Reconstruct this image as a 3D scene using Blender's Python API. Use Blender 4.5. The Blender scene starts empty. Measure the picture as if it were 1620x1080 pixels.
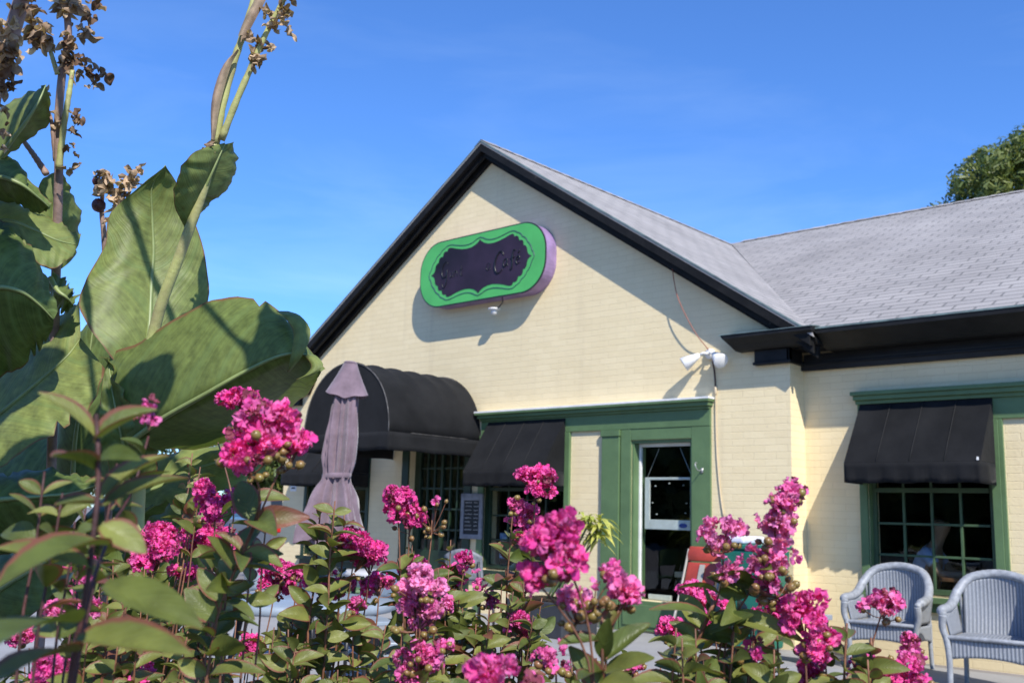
import bpy, bmesh, math, random
from mathutils import Vector, Matrix, noise
from mathutils.geometry import delaunay_2d_cdt
V = Vector
S = bpy.context.scene
COL = S.collection
PI = math.pi

# ------------------------------------------------------------------ camera
CAM = V((9.3831, -9.6305, 1.2331))
YAW, PITCH, ROLL, FPX = 0.746, 0.1722, 0.0298, 1591.424
FW = V((-math.sin(YAW)*math.cos(PITCH), math.cos(YAW)*math.cos(PITCH), math.sin(PITCH)))
_r = V((math.cos(YAW), math.sin(YAW), 0)); _u = _r.cross(FW)
RT = _r*math.cos(ROLL) + _u*math.sin(ROLL)
UP = -_r*math.sin(ROLL) + _u*math.cos(ROLL)
cd = bpy.data.cameras.new("camera")
cam = bpy.data.objects.new("camera", cd); COL.objects.link(cam)
cam.matrix_world = Matrix(((RT.x, UP.x, -FW.x, CAM.x), (RT.y, UP.y, -FW.y, CAM.y), (RT.z, UP.z, -FW.z, CAM.z), (0, 0, 0, 1)))
cd.sensor_width = 36; cd.lens = FPX*36/1620
cd.clip_start = 0.05; cd.clip_end = 2000
cd.dof.use_dof = True; cd.dof.focus_distance = 1.9; cd.dof.aperture_fstop = 10.5
S.camera = cam

# ------------------------------------------------------------------ light
SUN_DIR = V((1.75, -1.0, 1.90)).normalized()
w = bpy.data.worlds.new("World"); S.world = w; w.use_nodes = True
nt = w.node_tree
bg = nt.nodes["Background"]
sky = nt.nodes.new("ShaderNodeTexSky"); sky.sky_type = 'NISHITA'; sky.sun_disc = False
sky.sun_elevation = math.asin(SUN_DIR.z)
sky.sun_rotation = math.atan2(SUN_DIR.x, SUN_DIR.y)
sky.air_density = 1.0; sky.dust_density = 0.1; sky.ozone_density = 2.5
hs = nt.nodes.new("ShaderNodeVectorMath"); hs.operation = 'MULTIPLY'; hs.inputs[1].default_value = (.60, 1.0, 1.60)   # deep, clear autumn sky
nt.links.new(sky.outputs[0], hs.inputs[0])
_tc = nt.nodes.new("ShaderNodeTexCoord"); _mp = nt.nodes.new("ShaderNodeMapping"); _mp.inputs["Scale"].default_value = (1.6, 1.6, 7); _mp.inputs["Rotation"].default_value = (.12, .05, .4)
_nz = nt.nodes.new("ShaderNodeTexNoise"); _nz.inputs["Scale"].default_value = 2.2; _nz.inputs["Detail"].default_value = 7; _nz.inputs["Roughness"].default_value = .55; _nz.inputs["Distortion"].default_value = .4
_mr = nt.nodes.new("ShaderNodeMapRange"); _mr.inputs[1].default_value = .48; _mr.inputs[2].default_value = .80; _mr.inputs[4].default_value = .9
_ml = nt.nodes.new("ShaderNodeVectorMath"); _ml.operation = 'MULTIPLY_ADD'; _ml.inputs[1].default_value = (.60, .22, .05); _ml.inputs[2].default_value = (1, 1, 1)   # thin high wisps
_m2 = nt.nodes.new("ShaderNodeVectorMath"); _m2.operation = 'MULTIPLY'
nt.links.new(_tc.outputs["Generated"], _mp.inputs[0]); nt.links.new(_mp.outputs[0], _nz.inputs["Vector"]); nt.links.new(_nz.outputs["Fac"], _mr.inputs[0]); nt.links.new(_mr.outputs[0], _ml.inputs[0])
nt.links.new(hs.outputs[0], _m2.inputs[0]); nt.links.new(_ml.outputs[0], _m2.inputs[1]); nt.links.new(_m2.outputs[0], bg.inputs[0])
bg.inputs[1].default_value = 0.108
sd = bpy.data.lights.new("sun", 'SUN'); sd.energy = 4.9; sd.angle = math.radians(0.55); sd.color = (1, 0.955, 0.88)
so = bpy.data.objects.new("sun", sd); COL.objects.link(so)
so.rotation_euler = SUN_DIR.to_track_quat('Z', 'Y').to_euler(); so.location = (20, -20, 30)
S.view_settings.view_transform = 'Standard'; S.view_settings.look = 'None'
S.view_settings.exposure = 0.41; S.view_settings.gamma = 1
S.cycles.max_bounces = 8; S.cycles.transparent_max_bounces = 16
S.cycles.use_denoising = True

# ------------------------------------------------------------------ helpers
rng = random.Random(7)
def at(px, py, depth):
    """point seen at photo pixel (1620 wide) at the given distance along the view axis"""
    return CAM + (FW + RT*((px-810)/FPX) + UP*((540-py)/FPX))*depth

def new_bm(): return bmesh.new()

def obj(name, bm, mat, parent=None, smooth=False, bev=0.0, seg=2):
    me = bpy.data.meshes.new(name)
    bmesh.ops.recalc_face_normals(bm, faces=bm.faces) if not smooth == 'raw' else None
    bm.to_mesh(me); bm.free()
    o = bpy.data.objects.new(name, me); COL.objects.link(o)
    for m in (mat if isinstance(mat, (list, tuple)) else [mat]): me.materials.append(m)
    if smooth:
        for p in me.polygons: p.use_smooth = True
    if parent is not None:
        o.parent = parent
        if parent.type == 'EMPTY': o.matrix_parent_inverse = Matrix.Translation(-parent.location)
    if bev:
        md = o.modifiers.new("bevel", 'BEVEL'); md.width = bev; md.segments = seg; md.limit_method = 'ANGLE'; md.angle_limit = math.radians(40)
        md.harden_normals = False
    return o

def thing(name, label, cat, loc=(0, 0, 0), group=None):
    o = bpy.data.objects.new(name, None); COL.objects.link(o)
    o.location = loc; o.empty_display_size = 0.1
    return tag(o, label, cat, group)
def tag(o, label, cat, group=None):
    o['label'] = label; o['category'] = cat
    if group: o['group'] = group
    return o
def struct(o, kind='structure'):
    o['kind'] = kind; return o
def copy_tree(o, parent=None):
    c = o.copy(); COL.objects.link(c)
    if parent is not None: c.parent = parent
    for ch in list(o.children): copy_tree(ch, c)
    return c

def box(bm, x0, x1, y0, y1, z0, z1):
    v = [bm.verts.new(p) for p in ((x0,y0,z0),(x1,y0,z0),(x1,y1,z0),(x0,y1,z0),(x0,y0,z1),(x1,y0,z1),(x1,y1,z1),(x0,y1,z1))]
    for f in ((0,3,2,1),(4,5,6,7),(0,1,5,4),(1,2,6,5),(2,3,7,6),(3,0,4,7)): bm.faces.new([v[i] for i in f])
    return v
def prism(bm, poly, d, fn):
    """poly: 2D points; fn(a,b,c)->3D with c in 0..d"""
    A = [bm.verts.new(fn(a, b, 0)) for a, b in poly]; B = [bm.verts.new(fn(a, b, d)) for a, b in poly]
    n = len(poly)
    bm.faces.new(A[::-1]); bm.faces.new(B)
    for i in range(n): bm.faces.new((A[i], A[(i+1) % n], B[(i+1) % n], B[i]))
def tube(bm, pts, r, n=8, cap=True, flat=1.0):
    pts = [V(p) for p in pts]; rs = r if isinstance(r, (list, tuple)) else [r]*len(pts)
    rings = []; ref = None
    for i, p in enumerate(pts):
        t = (pts[min(i+1, len(pts)-1)] - pts[max(i-1, 0)])
        if t.length < 1e-9: t = V((0, 0, 1))
        t.normalize()
        if ref is None: ref = t.orthogonal().normalized()
        a = (ref - t*ref.dot(t))
        if a.length < 1e-6: a = t.orthogonal()
        a.normalize(); ref = a; b = t.cross(a)
        rings.append([bm.verts.new(p + (a*math.cos(2*PI*k/n) + b*math.sin(2*PI*k/n)*flat)*rs[i]) for k in range(n)])
    for A, B in zip(rings, rings[1:]):
        for k in range(n): bm.faces.new((A[k], A[(k+1) % n], B[(k+1) % n], B[k]))
    if cap: bm.faces.new(rings[0][::-1]); bm.faces.new(rings[-1])
def lathe(bm, prof, c, n=24, cap=True):
    c = V(c); rings = [[bm.verts.new(c + V((r*math.cos(2*PI*k/n), r*math.sin(2*PI*k/n), z))) for k in range(n)] for r, z in prof]
    for A, B in zip(rings, rings[1:]):
        for k in range(n): bm.faces.new((A[k], A[(k+1) % n], B[(k+1) % n], B[k]))
    if cap: bm.faces.new(rings[0][::-1]); bm.faces.new(rings[-1])
def sphere(bm, c, r, nu=8, nv=6, squash=1.0, axis=None):
    c = V(c); q = V((0, 0, 1)).rotation_difference(V(axis)) if axis is not None else None
    def P(x, y, z):
        p = V((x, y, z*squash))
        return c + (q @ p if q else p)
    top = bm.verts.new(P(0, 0, r)); bot = bm.verts.new(P(0, 0, -r)); rings = []
    for i in range(1, nv):
        a = PI*i/nv
        rings.append([bm.verts.new(P(r*math.sin(a)*math.cos(2*PI*k/nu), r*math.sin(a)*math.sin(2*PI*k/nu), r*math.cos(a))) for k in range(nu)])
    for k in range(nu):
        bm.faces.new((top, rings[0][k], rings[0][(k+1) % nu])); bm.faces.new((bot, rings[-1][(k+1) % nu], rings[-1][k]))
    for A, B in zip(rings, rings[1:]):
        for k in range(nu): bm.faces.new((A[k], B[k], B[(k+1) % nu], A[(k+1) % nu]))
def catmull(pts, n):
    pts = [V(p) for p in pts]; out = []; m = len(pts)-1
    for i in range(n):
        t = i/(n-1)*m; k = min(int(t), m-1); f = t-k
        p0 = pts[k-1] if k > 0 else pts[0]*2-pts[1]; p1, p2 = pts[k], pts[k+1]
        p3 = pts[k+2] if k+2 <= m else pts[m]*2-pts[m-1]
        out.append(0.5*((2*p1)+(p2-p0)*f+(2*p0-5*p1+4*p2-p3)*f*f+(3*p1-p0-3*p2+p3)*f**3))
    return out
def wall_sheet(bm, outline, holes, fn, t):
    """polygon with rectangular holes, thickness t; fn(a,b,c)"""
    pts = [V(p) for p in outline]; edges = [(i, (i+1) % len(outline)) for i in range(len(outline))]
    for (a0, a1, b0, b1) in holes:
        k = len(pts); pts += [V((a0, b0)), V((a1, b0)), V((a1, b1)), V((a0, b1))]
        edges += [(k, k+1), (k+1, k+2), (k+2, k+3), (k+3, k)]
    vs, es, fs = delaunay_2d_cdt([p.to_2d() for p in pts], edges, [], 0, 1e-6)[:3]
    def inside(p):
        c = False; n = len(outline)
        for i in range(n):
            (x1, y1), (x2, y2) = outline[i], outline[(i+1) % n]
            if (y1 > p.y) != (y2 > p.y) and p.x < (x2-x1)*(p.y-y1)/(y2-y1)+x1: c = not c
        if not c: return False
        return not any(a0 < p.x < a1 and b0 < p.y < b1 for a0, a1, b0, b1 in holes)
    A = [bm.verts.new(fn(p.x, p.y, 0)) for p in vs]; B = [bm.verts.new(fn(p.x, p.y, t)) for p in vs]
    cnt = {}
    for f in fs:
        c = sum((vs[i] for i in f), V((0, 0)))/len(f)
        if not inside(c): continue
        bm.faces.new([A[i] for i in f]); bm.faces.new([B[i] for i in f[::-1]])
        for i in range(len(f)):
            e = (f[i], f[(i+1) % len(f)]); cnt[tuple(sorted(e))] = cnt.get(tuple(sorted(e)), 0)+1
    for (i, j), c in cnt.items():
        if c == 1: bm.faces.new((A[i], A[j], B[j], B[i]))
    for v in [v for v in bm.verts if not v.link_faces]: bm.verts.remove(v)

# ------------------------------------------------------------------ materials
MATS = {}
def mat(name, col, rough=0.6, var=0.12, vscale=3.0, bump=0.0, bscale=40.0, spec=0.5, metal=0.0, fine=0.0, sheen=0.0, col2=None, patch=None, coat=0.0):
    if name in MATS: return MATS[name]
    m = bpy.data.materials.new(name); m.use_nodes = True; n = m.node_tree.nodes; L = m.node_tree.links
    b = n["Principled BSDF"]; b.inputs["Roughness"].default_value = rough; b.inputs["Specular IOR Level"].default_value = spec
    b.inputs["Metallic"].default_value = metal
    if coat: b.inputs["Coat Weight"].default_value = coat; b.inputs["Coat Roughness"].default_value = .08
    if sheen: b.inputs["Sheen Weight"].default_value = sheen
    tc = n.new("ShaderNodeTexCoord")
    nz = n.new("ShaderNodeTexNoise"); nz.inputs["Scale"].default_value = vscale; nz.inputs["Detail"].default_value = 6; nz.inputs["Roughness"].default_value = .6
    L.new(tc.outputs["Object"], nz.inputs["Vector"])
    mx = n.new("ShaderNodeMix"); mx.data_type = 'RGBA'
    c = V(col[:3]); c2 = V(col2[:3]) if col2 else c*(1-var*2.2)
    mx.inputs["A"].default_value = (*(c*(1+var*.6)), 1); mx.inputs["B"].default_value = (*c2, 1)
    rp = n.new("ShaderNodeValToRGB"); rp.color_ramp.elements[0].position = .35; rp.color_ramp.elements[1].position = .7
    L.new(nz.outputs["Fac"], rp.inputs["Fac"]); L.new(rp.outputs["Color"], mx.inputs["Factor"])
    out = mx.outputs["Result"]
    if patch:   # (colour, scale, threshold) worn or stained spots
        pz = n.new("ShaderNodeTexNoise"); pz.inputs["Scale"].default_value = patch[1]; pz.inputs["Detail"].default_value = 8; pz.inputs["Roughness"].default_value = .7
        L.new(tc.outputs["Object"], pz.inputs["Vector"])
        pr = n.new("ShaderNodeValToRGB"); pr.color_ramp.elements[0].position = patch[2]; pr.color_ramp.elements[1].position = min(1, patch[2]+.05)
        L.new(pz.outputs["Fac"], pr.inputs["Fac"])
        m2 = n.new("ShaderNodeMix"); m2.data_type = 'RGBA'; L.new(pr.outputs["Color"], m2.inputs["Factor"]); L.new(out, m2.inputs["A"]); m2.inputs["B"].default_value = (*patch[0], 1)
        out = m2.outputs["Result"]
    L.new(out, b.inputs["Base Color"])
    if bump:
        bz = n.new("ShaderNodeTexNoise"); bz.inputs["Scale"].default_value = bscale; bz.inputs["Detail"].default_value = 5
        L.new(tc.outputs["Object"], bz.inputs["Vector"])
        bp = n.new("ShaderNodeBump"); bp.inputs["Strength"].default_value = .6; bp.inputs["Distance"].default_value = bump
        L.new(bz.outputs["Fac"], bp.inputs["Height"]); L.new(bp.outputs["Normal"], b.inputs["Normal"])
    MATS[name] = m; return m

def brick_mat():
    m = bpy.data.materials.new("painted_brick"); m.use_nodes = True; n = m.node_tree.nodes; L = m.node_tree.links; b = n["Principled BSDF"]
    tc = n.new("ShaderNodeTexCoord"); sp = n.new("ShaderNodeSeparateXYZ"); L.new(tc.outputs["Object"], sp.inputs[0])
    ad = n.new("ShaderNodeMath"); L.new(sp.outputs[0], ad.inputs[0]); L.new(sp.outputs[1], ad.inputs[1])
    cb = n.new("ShaderNodeCombineXYZ"); L.new(ad.outputs[0], cb.inputs[0]); L.new(sp.outputs[2], cb.inputs[1])
    # wobble the courses a little
    wz = n.new("ShaderNodeTexNoise"); wz.inputs["Scale"].default_value = 2.2; wz.inputs["Detail"].default_value = 3; L.new(tc.outputs["Object"], wz.inputs["Vector"])
    vm = n.new("ShaderNodeVectorMath"); vm.operation = 'MULTIPLY_ADD'; vm.inputs[1].default_value = (.012, .012, .0); L.new(wz.outputs["Color"], vm.inputs[0]); L.new(cb.outputs[0], vm.inputs[2])
    br = n.new("ShaderNodeTexBrick"); br.inputs["Scale"].default_value = 1; br.inputs["Brick Width"].default_value = .26; br.inputs["Row Height"].default_value = .0735
    br.inputs["Mortar Size"].default_value = .004; br.inputs["Mortar Smooth"].default_value = .8; br.inputs["Bias"].default_value = 0
    br.inputs["Color1"].default_value = (.82, .685, .425, 1); br.inputs["Color2"].default_value = (.785, .65, .395, 1); br.inputs["Mortar"].default_value = (.75, .615, .37, 1)
    L.new(vm.outputs[0], br.inputs["Vector"])
    nz = n.new("ShaderNodeTexNoise"); nz.inputs["Scale"].default_value = 1.1; nz.inputs["Detail"].default_value = 8; nz.inputs["Roughness"].default_value = .65; L.new(tc.outputs["Object"], nz.inputs["Vector"])
    rp = n.new("ShaderNodeValToRGB"); rp.color_ramp.elements[0].position = .3; rp.color_ramp.elements[1].position = .75
    rp.color_ramp.elements[0].color = (.93, .92, .90, 1); rp.color_ramp.elements[1].color = (1.03, 1.03, 1.03, 1)
    L.new(nz.outputs["Fac"], rp.inputs["Fac"])
    mu = n.new("ShaderNodeMix"); mu.data_type = 'RGBA'; mu.blend_type = 'MULTIPLY'; mu.inputs["Factor"].default_value = 1
    L.new(br.outputs["Color"], mu.inputs["A"]); L.new(rp.outputs["Color"], mu.inputs["B"])
    # small chips and scuffs
    cz = n.new("ShaderNodeTexNoise"); cz.inputs["Scale"].default_value = 9; cz.inputs["Detail"].default_value = 6; L.new(tc.outputs["Object"], cz.inputs["Vector"])
    cr = n.new("ShaderNodeValToRGB"); cr.color_ramp.elements[0].position = .70; cr.color_ramp.elements[1].position = .78; L.new(cz.outputs["Fac"], cr.inputs["Fac"])
    m2 = n.new("ShaderNodeMix"); m2.data_type = 'RGBA'; L.new(cr.outputs["Color"], m2.inputs["Factor"]); L.new(mu.outputs["Result"], m2.inputs["A"]); m2.inputs["B"].default_value = (.62, .50, .33, 1)
    # rain streaks and a grubby foot
    sm = n.new("ShaderNodeMapping"); sm.inputs["Scale"].default_value = (3.2, 3.2, .28); L.new(tc.outputs["Object"], sm.inputs[0])
    sz = n.new("ShaderNodeTexNoise"); sz.inputs["Scale"].default_value = 1.6; sz.inputs["Detail"].default_value = 5; L.new(sm.outputs[0], sz.inputs["Vector"])
    sr = n.new("ShaderNodeMapRange"); sr.inputs[1].default_value = .56; sr.inputs[2].default_value = .80; sr.inputs[4].default_value = .30; L.new(sz.outputs["Fac"], sr.inputs[0])
    gm = n.new("ShaderNodeMapRange"); gm.inputs[1].default_value = .55; gm.inputs[2].default_value = .0; gm.inputs[4].default_value = .45; L.new(sp.outputs[2], gm.inputs[0])
    gn = n.new("ShaderNodeMath"); gn.operation = 'MULTIPLY'; L.new(gm.outputs[0], gn.inputs[0]); L.new(nz.outputs["Fac"], gn.inputs[1])
    ga = n.new("ShaderNodeMath"); ga.operation = 'ADD'; ga.use_clamp = True; L.new(sr.outputs[0], ga.inputs[0]); L.new(gn.outputs[0], ga.inputs[1])
    m4 = n.new("ShaderNodeMix"); m4.data_type = 'RGBA'; m4.inputs["B"].default_value = (.56, .45, .28, 1); L.new(ga.outputs[0], m4.inputs["Factor"]); L.new(m2.outputs["Result"], m4.inputs["A"])
    L.new(m4.outputs["Result"], b.inputs["Base Color"]); b.inputs["Roughness"].default_value = .55; b.inputs["Specular IOR Level"].default_value = .3
    fz = n.new("ShaderNodeTexNoise"); fz.inputs["Scale"].default_value = 35; fz.inputs["Detail"].default_value = 5; L.new(tc.outputs["Object"], fz.inputs["Vector"])
    iv = n.new("ShaderNodeMath"); iv.operation = 'MULTIPLY_ADD'; iv.inputs[1].default_value = -1; L.new(br.outputs["Fac"], iv.inputs[0]); L.new(fz.outputs["Fac"], iv.inputs[2])
    bp = n.new("ShaderNodeBump"); bp.inputs["Strength"].default_value = .5; bp.inputs["Distance"].default_value = .0042
    L.new(iv.outputs[0], bp.inputs["Height"]); L.new(bp.outputs["Normal"], b.inputs["Normal"])
    return m
def shingle_mat():
    m = bpy.data.materials.new("asphalt_shingle"); m.use_nodes = True; n = m.node_tree.nodes; L = m.node_tree.links; b = n["Principled BSDF"]
    uv = n.new("ShaderNodeUVMap")
    br = n.new("ShaderNodeTexBrick"); br.inputs["Scale"].default_value = 1; br.inputs["Brick Width"].default_value = .36; br.inputs["Row Height"].default_value = .15
    br.inputs["Mortar Size"].default_value = .012; br.inputs["Mortar Smooth"].default_value = .2; br.offset = .37; br.offset_frequency = 2
    br.inputs["Color1"].default_value = (.335, .315, .30, 1); br.inputs["Color2"].default_value = (.285, .27, .26, 1); br.inputs["Mortar"].default_value = (.165, .16, .155, 1)
    L.new(uv.outputs[0], br.inputs["Vector"])
    nz = n.new("ShaderNodeTexNoise"); nz.inputs["Scale"].default_value = 55; nz.inputs["Detail"].default_value = 5; L.new(uv.outputs[0], nz.inputs["Vector"])
    n2 = n.new("ShaderNodeTexNoise"); n2.inputs["Scale"].default_value = .8; n2.inputs["Detail"].default_value = 6; L.new(uv.outputs[0], n2.inputs["Vector"])
    a = n.new("ShaderNodeMath"); a.operation = 'MULTIPLY_ADD'; a.inputs[1].default_value = .7; L.new(nz.outputs["Fac"], a.inputs[0]); L.new(n2.outputs["Fac"], a.inputs[2])
    rp = n.new("ShaderNodeMapRange"); rp.inputs[1].default_value = .5; rp.inputs[2].default_value = 1.2; rp.inputs[3].default_value = .75; rp.inputs[4].default_value = 1.2; L.new(a.outputs[0], rp.inputs[0])
    mu = n.new("ShaderNodeVectorMath"); mu.operation = 'SCALE'; L.new(br.outputs["Color"], mu.inputs[0]); L.new(rp.outputs[0], mu.inputs["Scale"])
    L.new(mu.outputs[0], b.inputs["Base Color"]); b.inputs["Roughness"].default_value = .85; b.inputs["Specular IOR Level"].default_value = .25
    bp = n.new("ShaderNodeBump"); bp.invert = True; bp.inputs["Strength"].default_value = .8; bp.inputs["Distance"].default_value = .012; L.new(br.outputs["Fac"], bp.inputs["Height"])
    b2 = n.new("ShaderNodeBump"); b2.inputs["Strength"].default_value = .5; b2.inputs["Distance"].default_value = .004; L.new(nz.outputs["Fac"], b2.inputs["Height"]); L.new(bp.outputs["Normal"], b2.inputs["Normal"])
    L.new(b2.outputs["Normal"], b.inputs["Normal"])
    return m
def glass_mat():
    m = bpy.data.materials.new("window_glass"); m.use_nodes = True; n = m.node_tree.nodes; L = m.node_tree.links
    n.remove(n["Principled BSDF"]); o = n["Material Output"]
    t = n.new("ShaderNodeBsdfTransparent"); t.inputs[0].default_value = (.90, .93, .92, 1)
    g = n.new("ShaderNodeBsdfGlossy"); g.inputs["Roughness"].default_value = .015
    lw = n.new("ShaderNodeLayerWeight"); lw.inputs[0].default_value = .5
    pw = n.new("ShaderNodeMath"); pw.operation = 'POWER'; pw.inputs[1].default_value = 5; L.new(lw.outputs["Facing"], pw.inputs[0])
    f = n.new("ShaderNodeMath"); f.operation = 'MULTIPLY_ADD'; f.inputs[1].default_value = .92; f.inputs[2].default_value = .04; L.new(pw.outputs[0], f.inputs[0])
    tc = n.new("ShaderNodeTexCoord"); nz = n.new("ShaderNodeTexNoise"); nz.inputs["Scale"].default_value = 3; L.new(tc.outputs["Object"], nz.inputs["Vector"])
    bp = n.new("ShaderNodeBump"); bp.inputs["Strength"].default_value = .15; bp.inputs["Distance"].default_value = .01; L.new(nz.outputs["Fac"], bp.inputs["Height"]); L.new(bp.outputs["Normal"], g.inputs["Normal"])
    x = n.new("ShaderNodeMixShader"); L.new(f.outputs[0], x.inputs[0]); L.new(t.outputs[0], x.inputs[1]); L.new(g.outputs[0], x.inputs[2]); L.new(x.outputs[0], o.inputs[0])
    return m
def plant_mat(name, colA, colB, edge, rough=.4, trans=.35, spec=.5, veins=None, under=None, swap=False, vs=60, vamp=.2):
    """colour from the attribute 'tone' (r = mix A..B, g = edge tint, b = wear); thin-leaf translucency"""
    m = bpy.data.materials.new(name); m.use_nodes = True; n = m.node_tree.nodes; L = m.node_tree.links; b = n["Principled BSDF"]; o = n["Material Output"]
    at_ = n.new("ShaderNodeAttribute"); at_.attribute_name = "tone"; sp = n.new("ShaderNodeSeparateColor"); L.new(at_.outputs["Color"], sp.inputs[0])
    mx = n.new("ShaderNodeMix"); mx.data_type = 'RGBA'; mx.inputs["A"].default_value = (*colA, 1); mx.inputs["B"].default_value = (*colB, 1); L.new(sp.outputs[0], mx.inputs["Factor"])
    tc = n.new("ShaderNodeTexCoord"); nz = n.new("ShaderNodeTexNoise"); nz.inputs["Scale"].default_value = 45; nz.inputs["Detail"].default_value = 5; L.new(tc.outputs["Object"], nz.inputs["Vector"])
    mr = n.new("ShaderNodeMapRange"); mr.inputs[1].default_value = .3; mr.inputs[2].default_value = .7; mr.inputs[3].default_value = .72; mr.inputs[4].default_value = 1.25; L.new(nz.outputs["Fac"], mr.inputs[0])
    sc = n.new("ShaderNodeVectorMath"); sc.operation = 'SCALE'; L.new(mx.outputs["Result"], sc.inputs[0]); L.new(mr.outputs[0], sc.inputs["Scale"])
    col = sc.outputs[0]; hgt = nz.outputs["Fac"]
    if veins:
        uv = n.new("ShaderNodeUVMap"); su = n.new("ShaderNodeSeparateXYZ"); L.new(uv.outputs[0], su.inputs[0])
        s1 = n.new("ShaderNodeMath"); s1.operation = 'SUBTRACT'; s1.inputs[1].default_value = .5; L.new(su.outputs[1 if swap else 0], s1.inputs[0])
        ab = n.new("ShaderNodeMath"); ab.operation = 'ABSOLUTE'; L.new(s1.outputs[0], ab.inputs[0])
        pw = n.new("ShaderNodeMath"); pw.operation = 'POWER'; pw.inputs[1].default_value = 1.3; L.new(ab.outputs[0], pw.inputs[0])
        ml = n.new("ShaderNodeMath"); ml.operation = 'MULTIPLY_ADD'; ml.inputs[1].default_value = -.9; L.new(pw.outputs[0], ml.inputs[0]); L.new(su.outputs[0 if swap else 1], ml.inputs[2])
        cv = n.new("ShaderNodeCombineXYZ"); L.new(ml.outputs[0], cv.inputs[0])
        vn = n.new("ShaderNodeTexNoise"); vn.noise_dimensions = '2D'; vn.inputs["Scale"].default_value = vs; vn.inputs["Detail"].default_value = 4; L.new(cv.outputs[0], vn.inputs["Vector"])
        vn2 = n.new("ShaderNodeTexNoise"); vn2.noise_dimensions = '2D'; vn2.inputs["Scale"].default_value = 14; vn2.inputs["Detail"].default_value = 2; L.new(cv.outputs[0], vn2.inputs["Vector"])
        r2 = n.new("ShaderNodeMapRange"); r2.inputs[1].default_value = .3; r2.inputs[2].default_value = .7; r2.inputs[3].default_value = 1-vamp; r2.inputs[4].default_value = 1+vamp; L.new(vn.outputs["Fac"], r2.inputs[0])
        sc2 = n.new("ShaderNodeVectorMath"); sc2.operation = 'SCALE'; L.new(col, sc2.inputs[0]); L.new(r2.outputs[0], sc2.inputs["Scale"]); col = sc2.outputs[0]
        r3 = n.new("ShaderNodeMapRange"); r3.inputs[1].default_value = .5; r3.inputs[2].default_value = .75; r3.inputs[4].default_value = .3 if swap else .8; L.new(vn2.outputs["Fac"], r3.inputs[0])
        m3 = n.new("ShaderNodeMix"); m3.data_type = 'RGBA'; m3.inputs["B"].default_value = (*veins, 1); L.new(r3.outputs[0], m3.inputs["Factor"]); L.new(col, m3.inputs["A"]); col = m3.outputs["Result"]
        ma = n.new("ShaderNodeMath"); ma.operation = 'MULTIPLY_ADD'; ma.inputs[1].default_value = .6; L.new(vn2.outputs["Fac"], ma.inputs[0]); L.new(vn.outputs["Fac"], ma.inputs[2]); hgt = ma.outputs[0]
    # worn, brown margin
    en = n.new("ShaderNodeTexNoise"); en.inputs["Scale"].default_value = 30; L.new(tc.outputs["Object"], en.inputs["Vector"])
    ea = n.new("ShaderNodeMath"); ea.operation = 'MULTIPLY_ADD'; ea.inputs[1].default_value = .5; L.new(en.outputs["Fac"], ea.inputs[0]); L.new(sp.outputs[1], ea.inputs[2])
    er = n.new("ShaderNodeMapRange"); er.inputs[1].default_value = .88; er.inputs[2].default_value = 1.15; L.new(ea.outputs[0], er.inputs[0])
    me_ = n.new("ShaderNodeMix"); me_.data_type = 'RGBA'; me_.inputs["B"].default_value = (*edge, 1); L.new(er.outputs[0], me_.inputs["Factor"]); L.new(col, me_.inputs["A"]); col = me_.outputs["Result"]
    if under:
        ge = n.new("ShaderNodeNewGeometry"); mu = n.new("ShaderNodeMix"); mu.data_type = 'RGBA'; mu.blend_type = 'MULTIPLY'; mu.inputs["B"].default_value = (*under, 1)
        L.new(ge.outputs["Backfacing"], mu.inputs["Factor"]); L.new(col, mu.inputs["A"]); col = mu.outputs["Result"]
    L.new(col, b.inputs["Base Color"]); b.inputs["Roughness"].default_value = rough; b.inputs["Specular IOR Level"].default_value = spec
    bp = n.new("ShaderNodeBump"); bp.inputs["Strength"].default_value = .35; bp.inputs["Distance"].default_value = .003; L.new(hgt, bp.inputs["Height"]); L.new(bp.outputs["Normal"], b.inputs["Normal"])
    tr = n.new("ShaderNodeBsdfTranslucent"); tb = n.new("ShaderNodeVectorMath"); tb.operation = 'MULTIPLY'; tb.inputs[1].default_value = (1.25, 1.35, .7) if trans < .5 else (1.2, 1, 1.1)
    L.new(col, tb.inputs[0]); L.new(tb.outputs[0], tr.inputs[0])
    ms = n.new("ShaderNodeMixShader"); ms.inputs[0].default_value = trans; L.new(b.outputs[0], ms.inputs[1]); L.new(tr.outputs[0], ms.inputs[2]); L.new(ms.outputs[0], o.inputs[0])
    return m

M_BRICK = brick_mat(); M_SHING = shingle_mat(); M_GLASS = glass_mat()
M_BLACK = mat("black_trim_paint", (.010, .0095, .009), .7, .3, 6, .004, 30, spec=.25, patch=((.13, .115, .105), 9, .665))
M_BLACKP = mat("black_cornice_paint", (.010, .0098, .0095), .6, .3, 5, .003, 25, spec=.3)
M_FLASH = mat("copper_flashing", (.16, .22, .21), .5, .2, 6, col2=(.07, .09, .09))
M_GREEN = mat("green_trim_paint", (.098, .165, .070), .5, .16, 4, .003, 22, col2=(.082, .142, .060), patch=((.20, .24, .16), 11, .74))
M_GREENM = mat("shade_toned_sash_green", (.055, .100, .045), .5, .16, 4, .003, 22)  # trim green darkened: awning shade on sashes and muntins put into the colour
M_GREEND = mat("shade_toned_door_green", (.018, .040, .020), .45, .2, 4, .003, 22)  # same green, near black: shade under the awnings painted into door and window frames
M_FAB = mat("black_awning_canvas", (.0050, .0053, .0060), .85, .35, 2.2, .012, 7, spec=.16, sheen=.03, col2=(.014, .0143, .0155), patch=((.03, .029, .027), 6, .68))
M_WEAR = mat("faded_awning_piping", (.10, .095, .09), .8, .4, 8)
M_SEAM = mat("awning_seam", (.0085, .0085, .0095), .8, .2)
M_DARK = mat("dark_interior", (.03, .028, .025), .9, .3, 1)
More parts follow.
